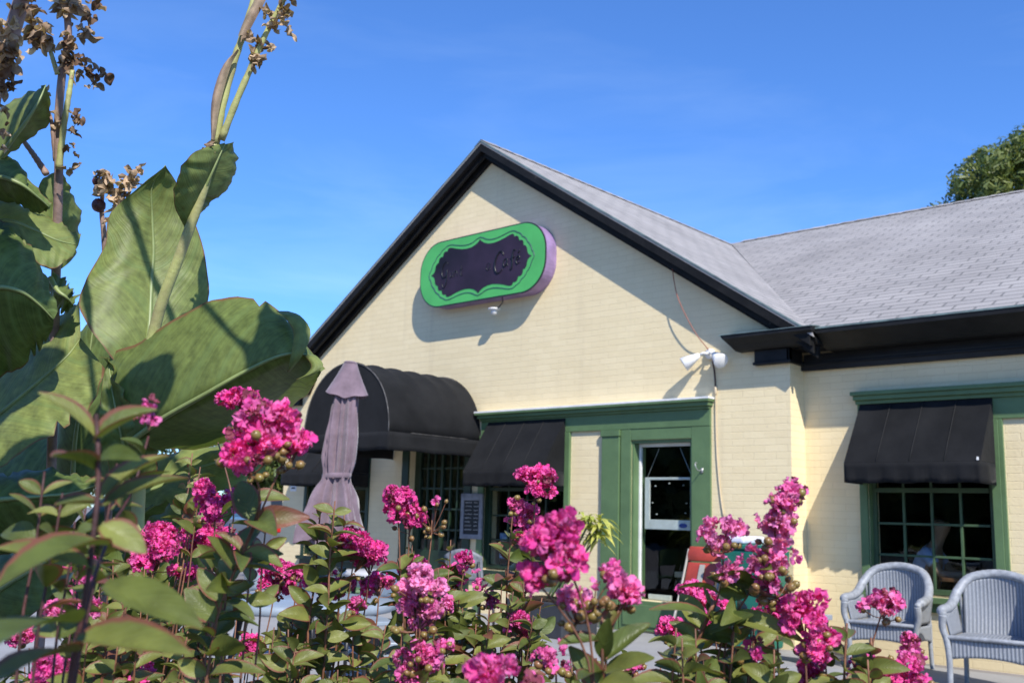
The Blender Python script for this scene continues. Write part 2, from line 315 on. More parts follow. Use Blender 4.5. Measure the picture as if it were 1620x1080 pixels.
M_WHITE = mat("white_paint", (.78, .77, .74), .5, .08, 8, .002, 40)
M_METAL = mat("grey_metal", (.42, .42, .41), .4, .15, 12, metal=.6)
M_BLKM = mat("black_metal", (.02, .02, .022), .4, .2, 10)
M_CONC = mat("patio_concrete", (.29, .288, .287), .85, .14, 1.3, .006, 30, spec=.3, col2=(.245, .24, .24), patch=((.20, .195, .19), 1.7, .62))
M_ASPH = mat("asphalt", (.23, .215, .21), .9, .18, .7, .01, 60, spec=.2)
M_SOIL = mat("bark_mulch", (.05, .034, .022), .95, .5, 14, .04, 35, spec=.15)

# ------------------------------------------------------------------ ground
bm = new_bm(); box(bm, -400, 400, -400, 400, -.5, -.012)
struct(obj("ground", bm, M_ASPH))
bm = new_bm()
px = [-9, -6.2, -3.4, -.6, 2.2, 5.0, 7.8, 10.6, 13.4]; py = [-11.0, -8.25, -5.5, -2.75, .05]
for i in range(len(px)-1):
    for j in range(len(py)-1): box(bm, px[i]+.004, px[i+1]-.004, py[j]+.004, py[j+1]-.004, -.3, 0)
struct(obj("patio", bm, M_CONC, bev=.006))
bm = new_bm()
gx, gy = 40, 30
grid = [[bm.verts.new((5.6+6.2*i/gx, -11.6+5.4*j/gy, .03+.05*noise.noise(V((i*.31, j*.31, 0)))+(.03 if 2 < i < gx-2 and 2 < j < gy-2 else -.05))) for j in range(gy+1)] for i in range(gx+1)]
for i in range(gx):
    for j in range(gy): bm.faces.new((grid[i][j], grid[i+1][j], grid[i+1][j+1], grid[i][j+1]))
struct(obj("planting_bed", bm, M_SOIL, smooth=True))

# ------------------------------------------------------------------ building
W, SB, ZA, PG = 4.456, .311, 6.164, .661       # half width, set-back of the wing, wall apex, gable pitch
ZR, YO = 6.36, -.235                           # roof line apex, verge overhang
EAVE_Z, EAVE_Y, PW, YR = 3.215, -.14, .479, 6.44
XW = 11.0
B = thing("cafe_building", "cream painted brick cafe with gabled front, grey shingle roof and black trim", "building", (0, 0, 0))
HOLES_G = [(-1.42, -.30, .02, 2.30), (.08, 1.45, .55, 2.26), (2.44, 3.266, .347, 2.15), (-3.80, -2.35, .55, 2.26)]
zc = ZA-PG*W
bm = new_bm()
wall_sheet(bm, [(-W, -.3), (W, -.3), (W, zc), (0, ZA+.1), (-W, zc)], HOLES_G, lambda a, b, c: (a, c, b), .24)
obj("front_wall", bm, M_BRICK, B)
HOLES_W = [(5.13, 6.313, .60, 2.26), (8.4, 9.6, .60, 2.26)]
bm = new_bm()
wall_sheet(bm, [(W-.0, -.3), (XW, -.3), (XW, 3.15), (W-.0, 3.15)], HOLES_W, lambda a, b, c: (a, SB+c, b), .24)
obj("wing_wall", bm, M_BRICK, B)
bm = new_bm(); box(bm, W-.24, W, .24, SB+.24, -.3, 3.1); box(bm, W-.24, W-.0005, SB+.24, SB+.4, -.3, 3.1)
obj("return_wall", bm, M_BRICK, B)
bm = new_bm(); box(bm, -W, -W+.24, .24, 12.9, -.3, zc)
box(bm, -W+.24, XW, 12.66, 12.9, -.3, 3.1); box(bm, XW-.24, XW, SB+.24, 12.66, -.3, 3.1)
obj("side_wall", bm, M_BRICK, B)
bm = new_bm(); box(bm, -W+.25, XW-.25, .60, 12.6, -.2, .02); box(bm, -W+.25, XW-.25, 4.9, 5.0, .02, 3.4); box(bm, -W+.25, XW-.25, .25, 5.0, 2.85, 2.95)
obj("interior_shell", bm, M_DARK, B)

def uv_sheet(bm, quad, uvs, t):
    """sloped roof slab: top quad with UVs in metres, thickness t below"""
    ul = bm.loops.layers.uv.verify()
    top = [bm.verts.new(p) for p in quad]; bot = [bm.verts.new(V(p)-V((0, 0, t))) for p in quad]
    f = bm.faces.new(top)
    for l, u in zip(f.loops, uvs): l[ul].uv = u
    f2 = bm.faces.new(bot[::-1])
    for i in range(4):
        g = bm.faces.new((top[i], bot[i], bot[(i+1) % 4], top[(i+1) % 4]))
        for l in g.loops: l[ul].uv = (0.02, .02)
xe = 4.83
LS = xe*math.sqrt(1+PG*PG)
bm = new_bm()
def groof(sx):
    ze = ZR-PG*xe
    uv_sheet(bm, [(0, YO, ZR), (0, 13.1, ZR), (sx*xe, 13.1, ze), (sx*xe, YO, ze)], [(0, LS), (13.1-YO, LS), (13.1-YO, 0), (0, 0)], .05)
groof(1); groof(-1)
r1 = obj("gable_roof", bm, M_SHING, B)
LW = (YR-EAVE_Y)*math.sqrt(1+PW*PW); zr = EAVE_Z+PW*(YR-EAVE_Y)
bm = new_bm()
uv_sheet(bm, [(4.74, EAVE_Y, EAVE_Z), (XW+.3, EAVE_Y, EAVE_Z), (XW+.3, YR, zr), (.02, YR, zr)], [(4.74, 0), (XW+.3, 0), (XW+.3, LW), (0, LW)], .05)
uv_sheet(bm, [(XW+.3, 2*YR-EAVE_Y, EAVE_Z), (.02, 2*YR-EAVE_Y, EAVE_Z), (.02, YR, zr), (XW+.3, YR, zr)], [(0, 0), (XW+.3, 0), (XW+.3, LW), (0, LW)], .05)
r2 = obj("wing_roof", bm, M_SHING, B)
bm = new_bm()   # ridge caps: overlapping tabs
ul = bm.loops.layers.uv.verify()
k = 0; x = .3
while x < XW:
    for s in (1, -1):
        f = bm.faces.new([bm.verts.new(p) for p in ((x, YR, zr+.022), (x+.3, YR, zr+.012), (x+.3, YR-s*.13, zr+.012-.13*PW), (x, YR-s*.13, zr+.022-.13*PW))])
        for l, u in zip(f.loops, ((.03, .02), (.3, .02), (.3, .12), (.03, .12))): l[ul].uv = (u[0]+k*.33, u[1]+.135*(k % 5))
    x += .27; k += 1
obj("ridge_cap", bm, M_SHING, r2)
bm = new_bm(); ul = bm.loops.layers.uv.verify()
y = YO
while y < YR:
    for s in (1, -1):
        f = bm.faces.new([bm.verts.new(p) for p in ((0, y, ZR+.012), (0, y+.3, ZR+.022), (s*.13, y+.3, ZR+.022-.13*PG), (s*.13, y, ZR+.012-.13*PG))])
        for l, u in zip(f.loops, ((.03, .02), (.3, .02), (.3, .12), (.03, .12))): l[ul].uv = (u[0]+k*.33, u[1]+.135*(k % 5))
    y += .27; k += 1
obj("ridge_cap", bm, M_SHING, r1)
# verge (rake) trim: crown, fascia and bed mould, each a sloping board
def rake(name, y0, y1, zt, zb, m, parent, flash=False):
    for s in (1, -1):
        bm = new_bm(); xe2 = 4.80 if s > 0 else 4.80
        A = [(0, zt), (s*xe2, zt-PG*xe2), (s*xe2, zb-PG*xe2), (0, zb)]
        prism(bm, A, y1-y0, lambda a, b, c: (a, y0+c, b)); obj(name, bm, m, parent, bev=.004)
zr0 = ZR-.055
rake("rake_crown", YO+.005, YO+.075, zr0+.02, zr0-.105, M_BLACK, B)
rake("rake_fascia", YO+.075, YO+.115, zr0, zr0-.175, M_BLACK, B)
rake("rake_soffit", YO+.115, -.06, zr0, zr0-.03, M_BLACK, B)
rake("rake_bed_mould", -.06, .003, zr0, zr0-.215, M_BLACK, B)
rake("rake_drip_edge", YO-.006, YO+.002, ZR-.004, ZR-.030, M_FLASH, B)
# cornice returns and eaves
def crown_prof(y_in, y_out, z0, z1):
    d = y_out-y_in
    return [(y_in, z0), (y_in+d*.45, z0), (y_in+d*.55, z0+.02), (y_in+d*.70, z0+.06), (y_in+d*.95, z1-.05), (y_out, z1-.045), (y_out, z1), (y_in, z1)]
def cornice_return(sx):
    bm = new_bm()
    x0, x1 = 3.78, 4.83
    prof = crown_prof(0.0, -.27, 3.06, 3.225)
    # mitred tip: profile leans inwards at its free end
    A = []; Bv = []
    for (yy, zz) in prof:
        k = (zz-3.06)/.165
        A.append(bm.verts.new((sx*(x0+.11*(1-k)), yy, zz))); Bv.append(bm.verts.new((sx*x1, yy, zz)))
    n = len(prof); bm.faces.new(A); bm.faces.new(Bv[::-1])
    for i in range(n): bm.faces.new((A[i], Bv[i], Bv[(i+1) % n], A[(i+1) % n]))
    c = obj("cornice_return", bm, M_BLACKP, B)
    bm = new_bm(); xa, xb = sx*4.08, sx*(W+.03)
    box(bm, min(xa, xb), max(xa, xb), -.07, 0.0, 2.93, 3.06); box(bm, min(xa-sx*.012, xb), max(xa-sx*.012, xb+sx*.012), -.085, 0.0, 2.90, 2.93)
    obj("frieze_block", bm, M_BLACKP, c, bev=.006)
    bm = new_bm()
    q = [(sx*3.77, -.28, 3.227), (sx*4.84, -.28, 3.227), (sx*4.84, .0, 3.262), (sx*3.77, .0, 3.262)]
    t = [bm.verts.new(p) for p in q]; b2 = [bm.verts.new(V(p)-V((0, 0, .008))) for p in q]
    bm.faces.new(t); bm.faces.new(b2[::-1])
    for i in range(4): bm.faces.new((t[i], b2[i], b2[(i+1) % 4], t[(i+1) % 4]))
    obj("return_flashing", bm, M_FLASH, c)
cornice_return(1); cornice_return(-1)
bm = new_bm()
prof = crown_prof(SB-.03, EAVE_Y-.03, 3.02, 3.20)
prism(bm, prof, XW+.3-4.83, lambda a, b, c: (4.83+c, a, b)); obj("wing_gutter", bm, M_BLACKP, B)
bm = new_bm(); box(bm, W+.03, XW+.02, SB-.055, SB, 2.93, 3.02); box(bm, W+.012, XW+.02, SB-.075, SB, 2.90, 2.93)
box(bm, W, W+.03, -.07, SB-.08, 2.931, 3.06); box(bm, W, W+.045, -.083, SB-.08, 2.902, 2.93)
obj("wing_frieze", bm, M_BLACKP, B, bev=.005)
bm = new_bm(); box(bm, W+.001, 4.829, 0.001, SB, 3.05, 3.2); obj("eave_return", bm, M_BLACKP, B)
bm = new_bm()
box(bm, 4.83, XW+.3, EAVE_Y-.038, EAVE_Y-.0, 3.201, 3.219); obj("eave_drip_edge", bm, M_FLASH, B)
bm = new_bm()
for x in (-1,):
    box(bm, -xe-.05, -xe+.02, .02, 13, 3.02, 3.17)
obj("side_gutter", bm, M_BLACKP, B)
bm = new_bm(); box(bm, 1.62, 1.95, 6.9, 7.2, 5.6, 6.47); obj("chimney", bm, mat("red_brick_chimney", (.25, .09, .055), .9, .3, 12), r2)

# ---- joinery on the gable front
def part_boxes(name, boxes, m, parent, bev=.004):
    bm = new_bm()
    for b in boxes: box(bm, *b)
    return obj(name, bm, m, parent, bev=bev)
part_boxes("shopfront_cornice", [(-.02, 3.53, -.10, 0, 2.50, 2.545), (-.04, 3.55, -.135, 0, 2.545, 2.572), (-.0, 3.511, -.06, 0, 2.47, 2.50)], M_GREEN, B)
part_boxes("cornice_flashing", [(-.045, 3.555, -.137, .0, 2.573, 2.594)], M_WHITE, B, 0)
part_boxes("shopfront_frieze", [(-.0, 3.511, -.032, 0, 2.282, 2.469)], M_GREEN, B)
part_boxes("pilaster", [(2.03, 2.285, -.045, 0, 0.002, 2.205), (2.02, 2.295, -.06, 0, 2.205, 2.279)], M_GREEN, B)
part_boxes("pilaster", [(1.452, 1.528, -.04, 0, 0.002, 2.279)], M_GREEN, B)
part_boxes("pilaster", [(-.02, .078, -.04, 0, 0.002, 2.279)], M_GREEN, B)
DOOR = part_boxes("glazed_door", [(2.30, 2.44, -.028, 0, .349, 2.279), (3.268, 3.511, -.028, 0, 0.002, 2.279), (2.442, 3.266, -.025, 0, 2.152, 2.279)], M_GREEN, B)
part_boxes("jamb", [(2.4405, 2.470, 0.001, .24, .348, 2.149), (3.236, 3.2655, 0.001, .24, .348, 2.149), (2.471, 3.235, 0.001, .24, 2.119, 2.149)], M_GREEN, DOOR, .002)
part_boxes("kick_panel", [(2.30, 3.266, -.034, 0, .02, .346), (2.36, 3.20, -.05, -.034, .07, .30)], M_GREEN, DOOR)
part_boxes("stop", [(2.471, 2.497, .10, .14, .348, 2.118), (3.212, 3.235, .10, .14, .348, 2.118), (2.498, 3.211, .10, .14, 2.08, 2.118)], M_WHITE, DOOR, .002)
part_boxes("pane", [(2.497, 3.212, .118, .122, .348, 2.08)], M_GLASS, DOOR, 0)

def window(name, x0, x1, z0, z1, y, cols, rows_lo, rows_up, mf, parent, casing, proud=.035):
    zm = z0+(z1-z0)*rows_lo/(rows_lo+rows_up)
    wob = part_boxes(name, [(x0-casing, x0-.001, y-proud, y, z0-.02, z1), (x1+.001, x1+casing, y-proud, y, z0-.02, z1), (x0-.001, x1+.001, y-proud, y-.001, z1-.025, z1)], mf, parent)
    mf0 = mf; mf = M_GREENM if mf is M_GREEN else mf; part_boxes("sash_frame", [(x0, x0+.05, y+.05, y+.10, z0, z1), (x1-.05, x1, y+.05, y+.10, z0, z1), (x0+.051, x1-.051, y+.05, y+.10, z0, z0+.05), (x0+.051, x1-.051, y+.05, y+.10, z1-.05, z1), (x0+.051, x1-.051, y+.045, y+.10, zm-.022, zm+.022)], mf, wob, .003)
    bx = []
    for i in range(1, cols):
        x = x0+.05+(x1-x0-.1)*i/cols; bx.append((x-.011, x+.011, y+.06, y+.085, z0+.051, zm-.023)); bx.append((x-.011, x+.011, y+.06, y+.085, zm+.023, z1-.051))
    for (a, b2, r) in ((z0+.05, zm-.022, rows_lo), (zm+.022, z1-.05, rows_up)):
        for j in range(1, r):
            z = a+(b2-a)*j/r
            for i in range(cols):
                xa = x0+.05+(x1-x0-.1)*i/cols+.0115; xb = x0+.05+(x1-x0-.1)*(i+1)/cols-.0115
                bx.append((xa, xb, y+.062, y+.083, z-.011, z+.011))
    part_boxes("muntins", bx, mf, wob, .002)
    part_boxes("pane", [(x0+.03, x1-.03, y+.088, y+.092, z0+.03, z1-.03)], M_GLASS, wob, 0)
    mf = mf0; part_boxes("sill", [(x0-casing-.03, x1+casing+.03, y-.085, y+.04, z0-.075, z0-.021), (x0-casing, x1+casing, y-.03, y, z0-.16, z0-.076)], mf, wob)
    part_boxes("reveal", [(x0-.0005, x0+.012, y+.002, y+.0495, z0, z1)], mf, wob, 0); part_boxes("reveal", [(x1-.012, x1+.0005, y+.002, y+.0495, z0, z1)], mf, wob, 0)
    return wob
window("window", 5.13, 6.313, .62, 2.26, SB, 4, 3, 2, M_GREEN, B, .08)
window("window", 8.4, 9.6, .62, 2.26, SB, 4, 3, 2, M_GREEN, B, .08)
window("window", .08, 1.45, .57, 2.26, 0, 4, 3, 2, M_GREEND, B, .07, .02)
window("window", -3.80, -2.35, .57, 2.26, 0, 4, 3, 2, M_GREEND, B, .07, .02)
part_boxes("wing_header", [(5.05, XW-.01, SB-.03, SB, 2.262, 2.46), (5.03, XW, SB-.09, SB, 2.50, 2.545), (5.01, XW, SB-.115, SB, 2.546, 2.585), (5.04, XW, SB-.055, SB, 2.461, 2.499)], M_GREEN, B)
part_boxes("wing_plinth_pilaster", [(6.393, 6.43, SB-.028, SB, 0.46, 2.26)], M_GREEN, B)
# entrance under the barrel awning
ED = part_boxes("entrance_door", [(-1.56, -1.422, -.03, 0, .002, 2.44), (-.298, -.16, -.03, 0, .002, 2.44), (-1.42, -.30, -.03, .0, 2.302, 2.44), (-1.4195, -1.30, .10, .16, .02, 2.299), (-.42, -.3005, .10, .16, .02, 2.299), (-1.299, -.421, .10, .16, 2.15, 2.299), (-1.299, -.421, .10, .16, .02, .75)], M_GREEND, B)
bx = [(-.88, -.84, .10, .16, .751, 2.149)]
for xa, xb in ((-1.30, -.88), (-.84, -.42)):
    for i in range(1, 3): x = xa+(xb-xa)*i/3; bx.append((x-.012, x+.012, .11, .15, .751, 2.149))
    for j in range(1, 5):
        z = .75+1.4*j/5
        for i in range(3): bx.append((xa+(xb-xa)*i/3+.013, xa+(xb-xa)*(i+1)/3-.013, .115, .145, z-.012, z+.012))
part_boxes("door_muntins", bx, M_GREEND, ED, .002)
part_boxes("door_pane", [(-1.3, -.42, .128, .132, .75, 2.15)], M_GLASS, ED, 0)
bm = new_bm(); tube(bm, [(-.92, .09, 1.0), (-.92, .05, 1.0), (-.92, .05, 1.25), (-.92, .09, 1.25)], .012); obj("door_handle", bm, M_METAL, ED, True)

# ------------------------------------------------------------------ awnings
def box_awning(name, label, x0, x1, y, zt, zv, zb, d, m, sag=.02):
    a = thing(name, label, "awning", ((x0+x1)/2, y, zb))
    n = 24; bm = new_bm()
    def row(t, zz, yy):   # points along x with a little sag between stitched seams
        out = []
        for i in range(n+1):
            u = i/n; s = abs(math.sin(u*PI*4))
            out.append(bm.verts.new((x0+(x1-x0)*u, yy, zz)) if t == 0 else bm.verts.new((x0+(x1-x0)*u, yy+.5*sag*s*t, zz-sag*s*t)))
        return out
    rows = []
    for j in range(9):
        v = j/8; rows.append(row(math.sin(PI*v), zt+(zv-zt)*v, y-.03-(d-.03)*v))
    for A, C in zip(rows, rows[1:]):
        for i in range(n): bm.faces.new((A[i], A[i+1], C[i+1], C[i]))
    top = rows[0]; frt = rows[-1]
    for side, idx in ((x0, 0), (x1, n)):   # side cheeks
        bk = bm.verts.new((side, y-.004, zv)); bt = bm.verts.new((side, y-.004, zt))
        col = [r[idx] for r in rows]
        bm.faces.new(col+[bk, bt] if idx else (col+[bk, bt])[::-1])
    cv = obj("canopy", bm, m, a, True)
    md = cv.modifiers.new("thick", 'SOLIDIFY'); md.thickness = .004; md.offset = -1
    es = cv.modifiers.new("edges", 'EDGE_SPLIT'); es.split_angle = math.radians(35)
    bm = new_bm(); pth = [(x0, y-.006, 0), (x0, y-d, 0)] + [(x0+(x1-x0)*i/40, y-d, 0) for i in range(1, 40)] + [(x1, y-d, 0), (x1, y-.006, 0)]
    rws = []
    for j in range(5):
        v = j/4; rw = []
        for i, p in enumerate(pth):
            wv = .012*v*math.sin(i*.9)+.006*v*math.sin(i*2.3+1)
            rw.append(bm.verts.new((p[0]+(0 if 0 < i < len(pth)-1 else 0), p[1]-.003-wv*(1 if 1 < i < len(pth)-2 else 0), zv-.002+(zb-zv)*v+.006*v*math.sin(i*.55))))
        rws.append(rw)
    for A, C in zip(rws, rws[1:]):
        for i in range(len(pth)-1): bm.faces.new((A[i], A[i+1], C[i+1], C[i]))
    va = obj("valance", bm, m, a, True)
    md = va.modifiers.new("thick", 'SOLIDIFY'); md.thickness = .004
    for u in (.25, .5, .75):
        bm = new_bm(); tube(bm, [(x0+(x1-x0)*u, y-.03-(d-.03)*v-.002, zt+(zv-zt)*v+.004) for v in (.01, .25, .5, .75, .99)], .0045, 5); obj("seam", bm, M_SEAM, cv, True)
    bm = new_bm(); box(bm, x1-.03, x1-.012, y-d-.006, y-d-.002, zv+.005, zv+.035); obj("clip", bm, M_WHITE, cv)
    bm = new_bm()
    for x in (x0+.01, x1-.01): tube(bm, [(x, y-.02, zt-.02), (x, y-d+.02, zv-.02), (x, y-.02, zv-.02)], .010, 6)
    tube(bm, [(x0+.01, y-d+.02, zv-.02), (x1-.01, y-d+.02, zv-.02)], .010, 6)
    obj("frame", bm, M_METAL, a, True)
    return a
box_awning("window_awning", "black canvas awning over the window behind the wicker chairs", 5.082, 6.356, SB, 2.47, 1.85, 1.655, .45, M_FAB)
box_awning("window_awning", "black canvas awning between the barrel awning and the brick strip by the green door", .135, 1.452, 0, 2.455, 1.80, 1.605, .47, M_FAB)
box_awning("window_awning", "black canvas awning partly hidden behind the closed umbrella, left of the barrel awning", -3.86, -2.30, 0, 2.455, 1.80, 1.605, .47, M_FAB)
box_awning("window_awning", "black canvas awning at the far right end of the wing wall", 8.35, 9.65, SB, 2.47, 1.85, 1.655, .45, M_FAB)
# barrel awning
xc, hw, yf, zv, zp, zb = -.905, .875, -1.60, 2.215, 3.14, 1.99
BA = thing("barrel_awning", "large black barrel-vaulted entrance awning with ribbed roof behind the closed umbrella", "awning", (xc, 0, zb))
bm = new_bm(); NA, NL = 28, 40
rings = []
for j in range(NL+1):
    y = -.006+(yf+.006)*j/NL; s = abs(math.sin(j/NL*PI*5)); ring = []
    for i in range(NA+1):
        a = PI*i/NA; k = 1-.038*s*math.sin(a)
        ring.append(bm.verts.new((xc-hw*math.cos(a), y, zv+(zp-zv)*k*math.sin(a)**.92 if 0 < i < NA else zv)))
    rings.append(ring)
for A, C in zip(rings, rings[1:]):
    for i in range(NA): bm.faces.new((A[i], A[i+1], C[i+1], C[i]))
c = obj("vault", bm, M_FAB, BA, True); md = c.modifiers.new("t", 'SOLIDIFY'); md.thickness = .004
bm = new_bm()
f = [bm.verts.new((xc-hw*math.cos(PI*i/NA)*.998, yf+.001, zv+(zp-zv)*.998*math.sin(PI*i/NA)**.92 if 0 < i < NA else zv)) for i in range(NA+1)]
bm.faces.new(f); c = obj("front_panel", bm, M_FAB, BA); md = c.modifiers.new("t", 'SOLIDIFY'); md.thickness = .004
bm = new_bm()
pth = [(xc-hw-.003, -.006)]+[(xc-hw-.003, yf*j/30) for j in range(1, 30)]+[(xc-hw-.003, yf-.003)]+[(xc-hw+2*hw*i/40, yf-.003) for i in range(1, 40)]+[(xc+hw+.003, yf-.003)]+[(xc+hw+.003, yf*(1-j/30)) for j in range(1, 30)]+[(xc+hw+.003, -.006)]
rws = []
for j in range(5):
    v = j/4; rws.append([bm.verts.new((p[0]+(.007*v*math.sin(i*.7) if abs(p[1]) < 1.59 else 0), p[1]+(.009*v*math.sin(i*.8) if p[1] < -1.59 and abs(p[0]-xc) < hw else 0), zv+.002+(zb-zv)*v+.005*v*math.sin(i*.5))) for i, p in enumerate(pth)])
for A, C in zip(rws, rws[1:]):
    for i in range(len(pth)-1): bm.faces.new((A[i], A[i+1], C[i+1], C[i]))
c = obj("valance", bm, M_FAB, BA, True); md = c.modifiers.new("t", 'SOLIDIFY'); md.thickness = .004
bm = new_bm()
tube(bm, [(xc+hw+.006, yf+.35+1.0*j/10, zv+.004) for j in range(11)], .005, 6)
for j in range(0, 6):
    y = -.03+(yf+.03)*j/5
    tube(bm, [(xc-hw*math.cos(PI*i/NA)*.985, y, zv+(zp-zv)*.985*math.sin(PI*i/NA)**.92) for i in range(NA+1)], .009, 6)
obj("frame", bm, M_WEAR, BA, True)

# ------------------------------------------------------------------ sign box
SC = V((.05, -.225, 4.555)); SD = .225
SG = thing("cafe_sign", "green and purple rounded box sign with cafe lettering mounted on the gable", "sign", (SC.x, 0, 4.09))
def rrect(hx, hz, r, n=12):
    out = []
    for cx, cz, a0 in ((hx-r, hz-r, 0), (-hx+r, hz-r, PI/2), (-hx+r, -hz+r, PI), (hx-r, -hz+r, 3*PI/2)):
        out += [(cx+r*math.cos(a0+PI/2*i/n), cz+r*math.sin(a0+PI/2*i/n)) for i in range(n+1)]
    return out
M_LAV = mat("lavender_sign_side", (.29, .195, .37), .45, .15, 5, patch=((.16, .11, .2), 8, .72))
M_SGREEN = mat("bright_green_sign_face", (.085, .43, .10), .4, .06, 3, patch=((.10, .045, .02), 9, .765))
M_PURP = mat("dark_purple_sign_panel", (.030, .018, .035), .55, .35, 1.6, spec=.25, col2=(.010, .008, .013))
M_LET = mat("black_lettering", (.003, .003, .004), .4, .1)
M_LINE = mat("purple_sign_line", (.035, .035, .10), .5, .1)
bm = new_bm(); prism(bm, rrect(1.175, .465, .40), SD-.012, lambda a, b, c: (SC.x+a, SC.y+.012+c, SC.z+b)); obj("sign_case", bm, M_LAV, SG, bev=.006)
bm = new_bm(); prism(bm, rrect(1.185, .475, .41), .012, lambda a, b, c: (SC.x+a, SC.y+c, SC.z+b)); obj("case_rim", bm, M_BLKM, SG)
bm = new_bm(); prism(bm, rrect(1.168, .458, .395), .006, lambda a, b, c: (SC.x+a, SC.y-.004+c*.6, SC.z+b)); FACE = obj("sign_face", bm, M_SGREEN, SG)
quad = [(0, .375), (.03, .345), (.09, .31), (.17, .288), (.26, .283), (.36, .295), (.46, .318), (.55, .345), (.60, .35), (.625, .335), (.635, .305), (.665, .312), (.70, .300), (.715, .268), (.72, .24), (.755, .243), (.79, .225), (.80, .19), (.80, .165), (.835, .155), (.86, .125), (.868, .08), (.88, .045), (.905, .02), (.945, 0)]
ring = quad+[(a, -b) for a, b in quad[-2::-1]]; ring = ring+[(-a, b) for a, b in ring[-2:0:-1]]
bm = new_bm(); prism(bm, ring[::-1], .003, lambda a, b, c: (SC.x+a, SC.y-.0075+c, SC.z+b)); PAN = obj("sign_panel", bm, M_PURP, FACE)
bm = new_bm()
def offset_ring(d):
    n = len(ring); out = []
    for i in range(n):
        a, b, c = V(ring[i-1]), V(ring[i]), V(ring[(i+1) % n]); t = (c-a).normalized(); nn = V((-t.y, t.x))
        if nn.dot(b) < 0: nn = -nn
        out.append(b+nn*d)
    return out
o1 = offset_ring(.050)
sm = [(o1[i-1]+o1[i]*2+o1[(i+1) % len(o1)])/4 for i in range(len(o1))]
tube(bm, [(SC.x+p.x*1.03, SC.y-.006, SC.z+p.y) for p in sm+[sm[0]]], .0050, 5, False)
obj("sign_outline", bm, M_LINE, FACE)
def strokes(bm, lines, ox, oz, sx, sz, r):
    for ln in lines:
        p = catmull([(ox+a*sx, SC.y-.0085, oz+b*sz) for a, b in ln], len(ln)*5)
        q = [V((SC.x, 0, SC.z))+v for v in p]
        tube(bm, q, [r*(.55+.6*math.sin(PI*i/(len(q)-1))) for i in range(len(q))], 6, True)
LT = {
 'C': [[(.95, .80), (.80, .97), (.50, .98), (.18, .72), (.05, .38), (.20, .08), (.50, .0), (.85, .15)]],
 'a': [[(.85, .85), (.45, 1.0), (.1, .6), (.15, .1), (.5, .05), (.8, .5), (.88, .9), (.85, .3), (1.05, .0)]],
 'f': [[(1.0, .92), (.72, 1.0), (.52, .75), (.50, .3), (.40, .0), (.15, .02)], [(.15, .55), (.9, .62)]],
 'e': [[(.1, .5), (.75, .62), (.7, .95), (.35, .95), (.08, .45), (.35, .0), (.9, .2)], [(.45, 1.35), (.85, 1.75)]],
 'G': [[(.9, .85), (.6, 1.0), (.2, .75), (.1, .4), (.35, .1), (.75, .2), (.8, .5), (.82, .2), (.7, -.3), (.4, -.5), (.2, -.25)]],
 'u': [[(.1, .9), (.12, .3), (.4, .0), (.75, .3), (.8, .9), (.8, .3), (1.0, .0)]],
 'n': [[(.1, .95), (.12, .0), (.15, .6), (.5, .95), (.8, .6), (.82, .0)]],
 't': [[(.5, 1.6), (.48, .3), (.7, .0), (1.0, .15)], [(.1, 1.0), (.95, 1.05)]],
}
bm = new_bm()
strokes(bm, LT['C'], .285, -.15, .175, .29, .013); strokes(bm, LT['a'], .445, -.075, .085, .105, .010)
strokes(bm, LT['f'], .55, -.13, .12, .26, .011); strokes(bm, LT['e'], .67, -.075, .085, .105, .010)
obj("lettering", bm, M_LET, PAN, True); bm = new_bm(); strokes(bm, LT['G'], -.745, -.09, .15, .25, .010); strokes(bm, LT['u'], -.57, -.085, .075, .09, .006); strokes(bm, LT['n'], -.48, -.085, .075, .09, .006); strokes(bm, LT['t'], -.38, -.085, .07, .09, .006)
obj('lettering', bm, M_LET, PAN, True); bm = new_bm(); strokes(bm, LT['a'], .135, -.085, .085, .10, .005)
obj("lettering", bm, M_LET, PAN, True)
# little flood lamp hanging below the sign on its cord
FL = thing("sign_floodlamp", "small white bulb holder hanging on a cord under the box sign", "lamp", (.32, -.15, 3.94))
bm = new_bm(); tube(bm, catmull([(.42, -.15, 4.09), (.45, -.17, 4.02), (.39, -.17, 3.965), (.33, -.16, 3.955)], 16), .008, 6); obj("cord", bm, M_BLKM, FL, True)
bm = new_bm(); lathe(bm, [(.0, 0), (.075, .0), (.085, .02), (.05, .03), (.0, .032)], (.28, -.15, 3.935), 16, False); lathe(bm, [(.0, -.06), (.04, -.058), (.045, -.01), (.04, .0)], (.28, -.15, 3.935), 14, False)
obj("lamp_holder", bm, M_WHITE, FL, True)

# twin spotlight on the wall by the eave
TL = thing("twin_floodlight", "white twin-headed security floodlight on the brick below the eave return", "floodlight", (3.51, 0, 3.06))
bm = new_bm(); lathe(bm, [(0, 0), (.06, 0), (.06, .035), (0, .036)], (0, 0, 0), 18, False)
bmesh.ops.rotate(bm, verts=bm.verts, cent=(0, 0, 0), matrix=Matrix.Rotation(PI/2, 3, 'X')); bmesh.ops.translate(bm, verts=bm.verts, vec=(3.51, -.0, 3.08)); obj("mount_plate", bm, M_WHITE, TL, True)
for s, zt in ((-1, -.03), (1, -.02)):
    bm = new_bm(); p0 = V((3.51, -.04, 3.08)); p1 = V((3.51+s*.09, -.10, 3.065)); ax = V((s*.75, -.45, -.55)).normalized(); p2 = p1+ax*.05
    tube(bm, [p0, (p0+p1)/2+V((0, -.03, .01)), p1], .014, 8)
    tube(bm, [p1, p2, p2+ax*.02, p2+ax*.15, p2+ax*.155], [.026, .04, .048, .085, .078], 16)
    obj("lamp_head", bm, M_WHITE, TL, True)
CB = thing("power_cable", "thin reddish cable hanging from the roof edge to the twin floodlight", "cable", (3.6, 0, 1.3))
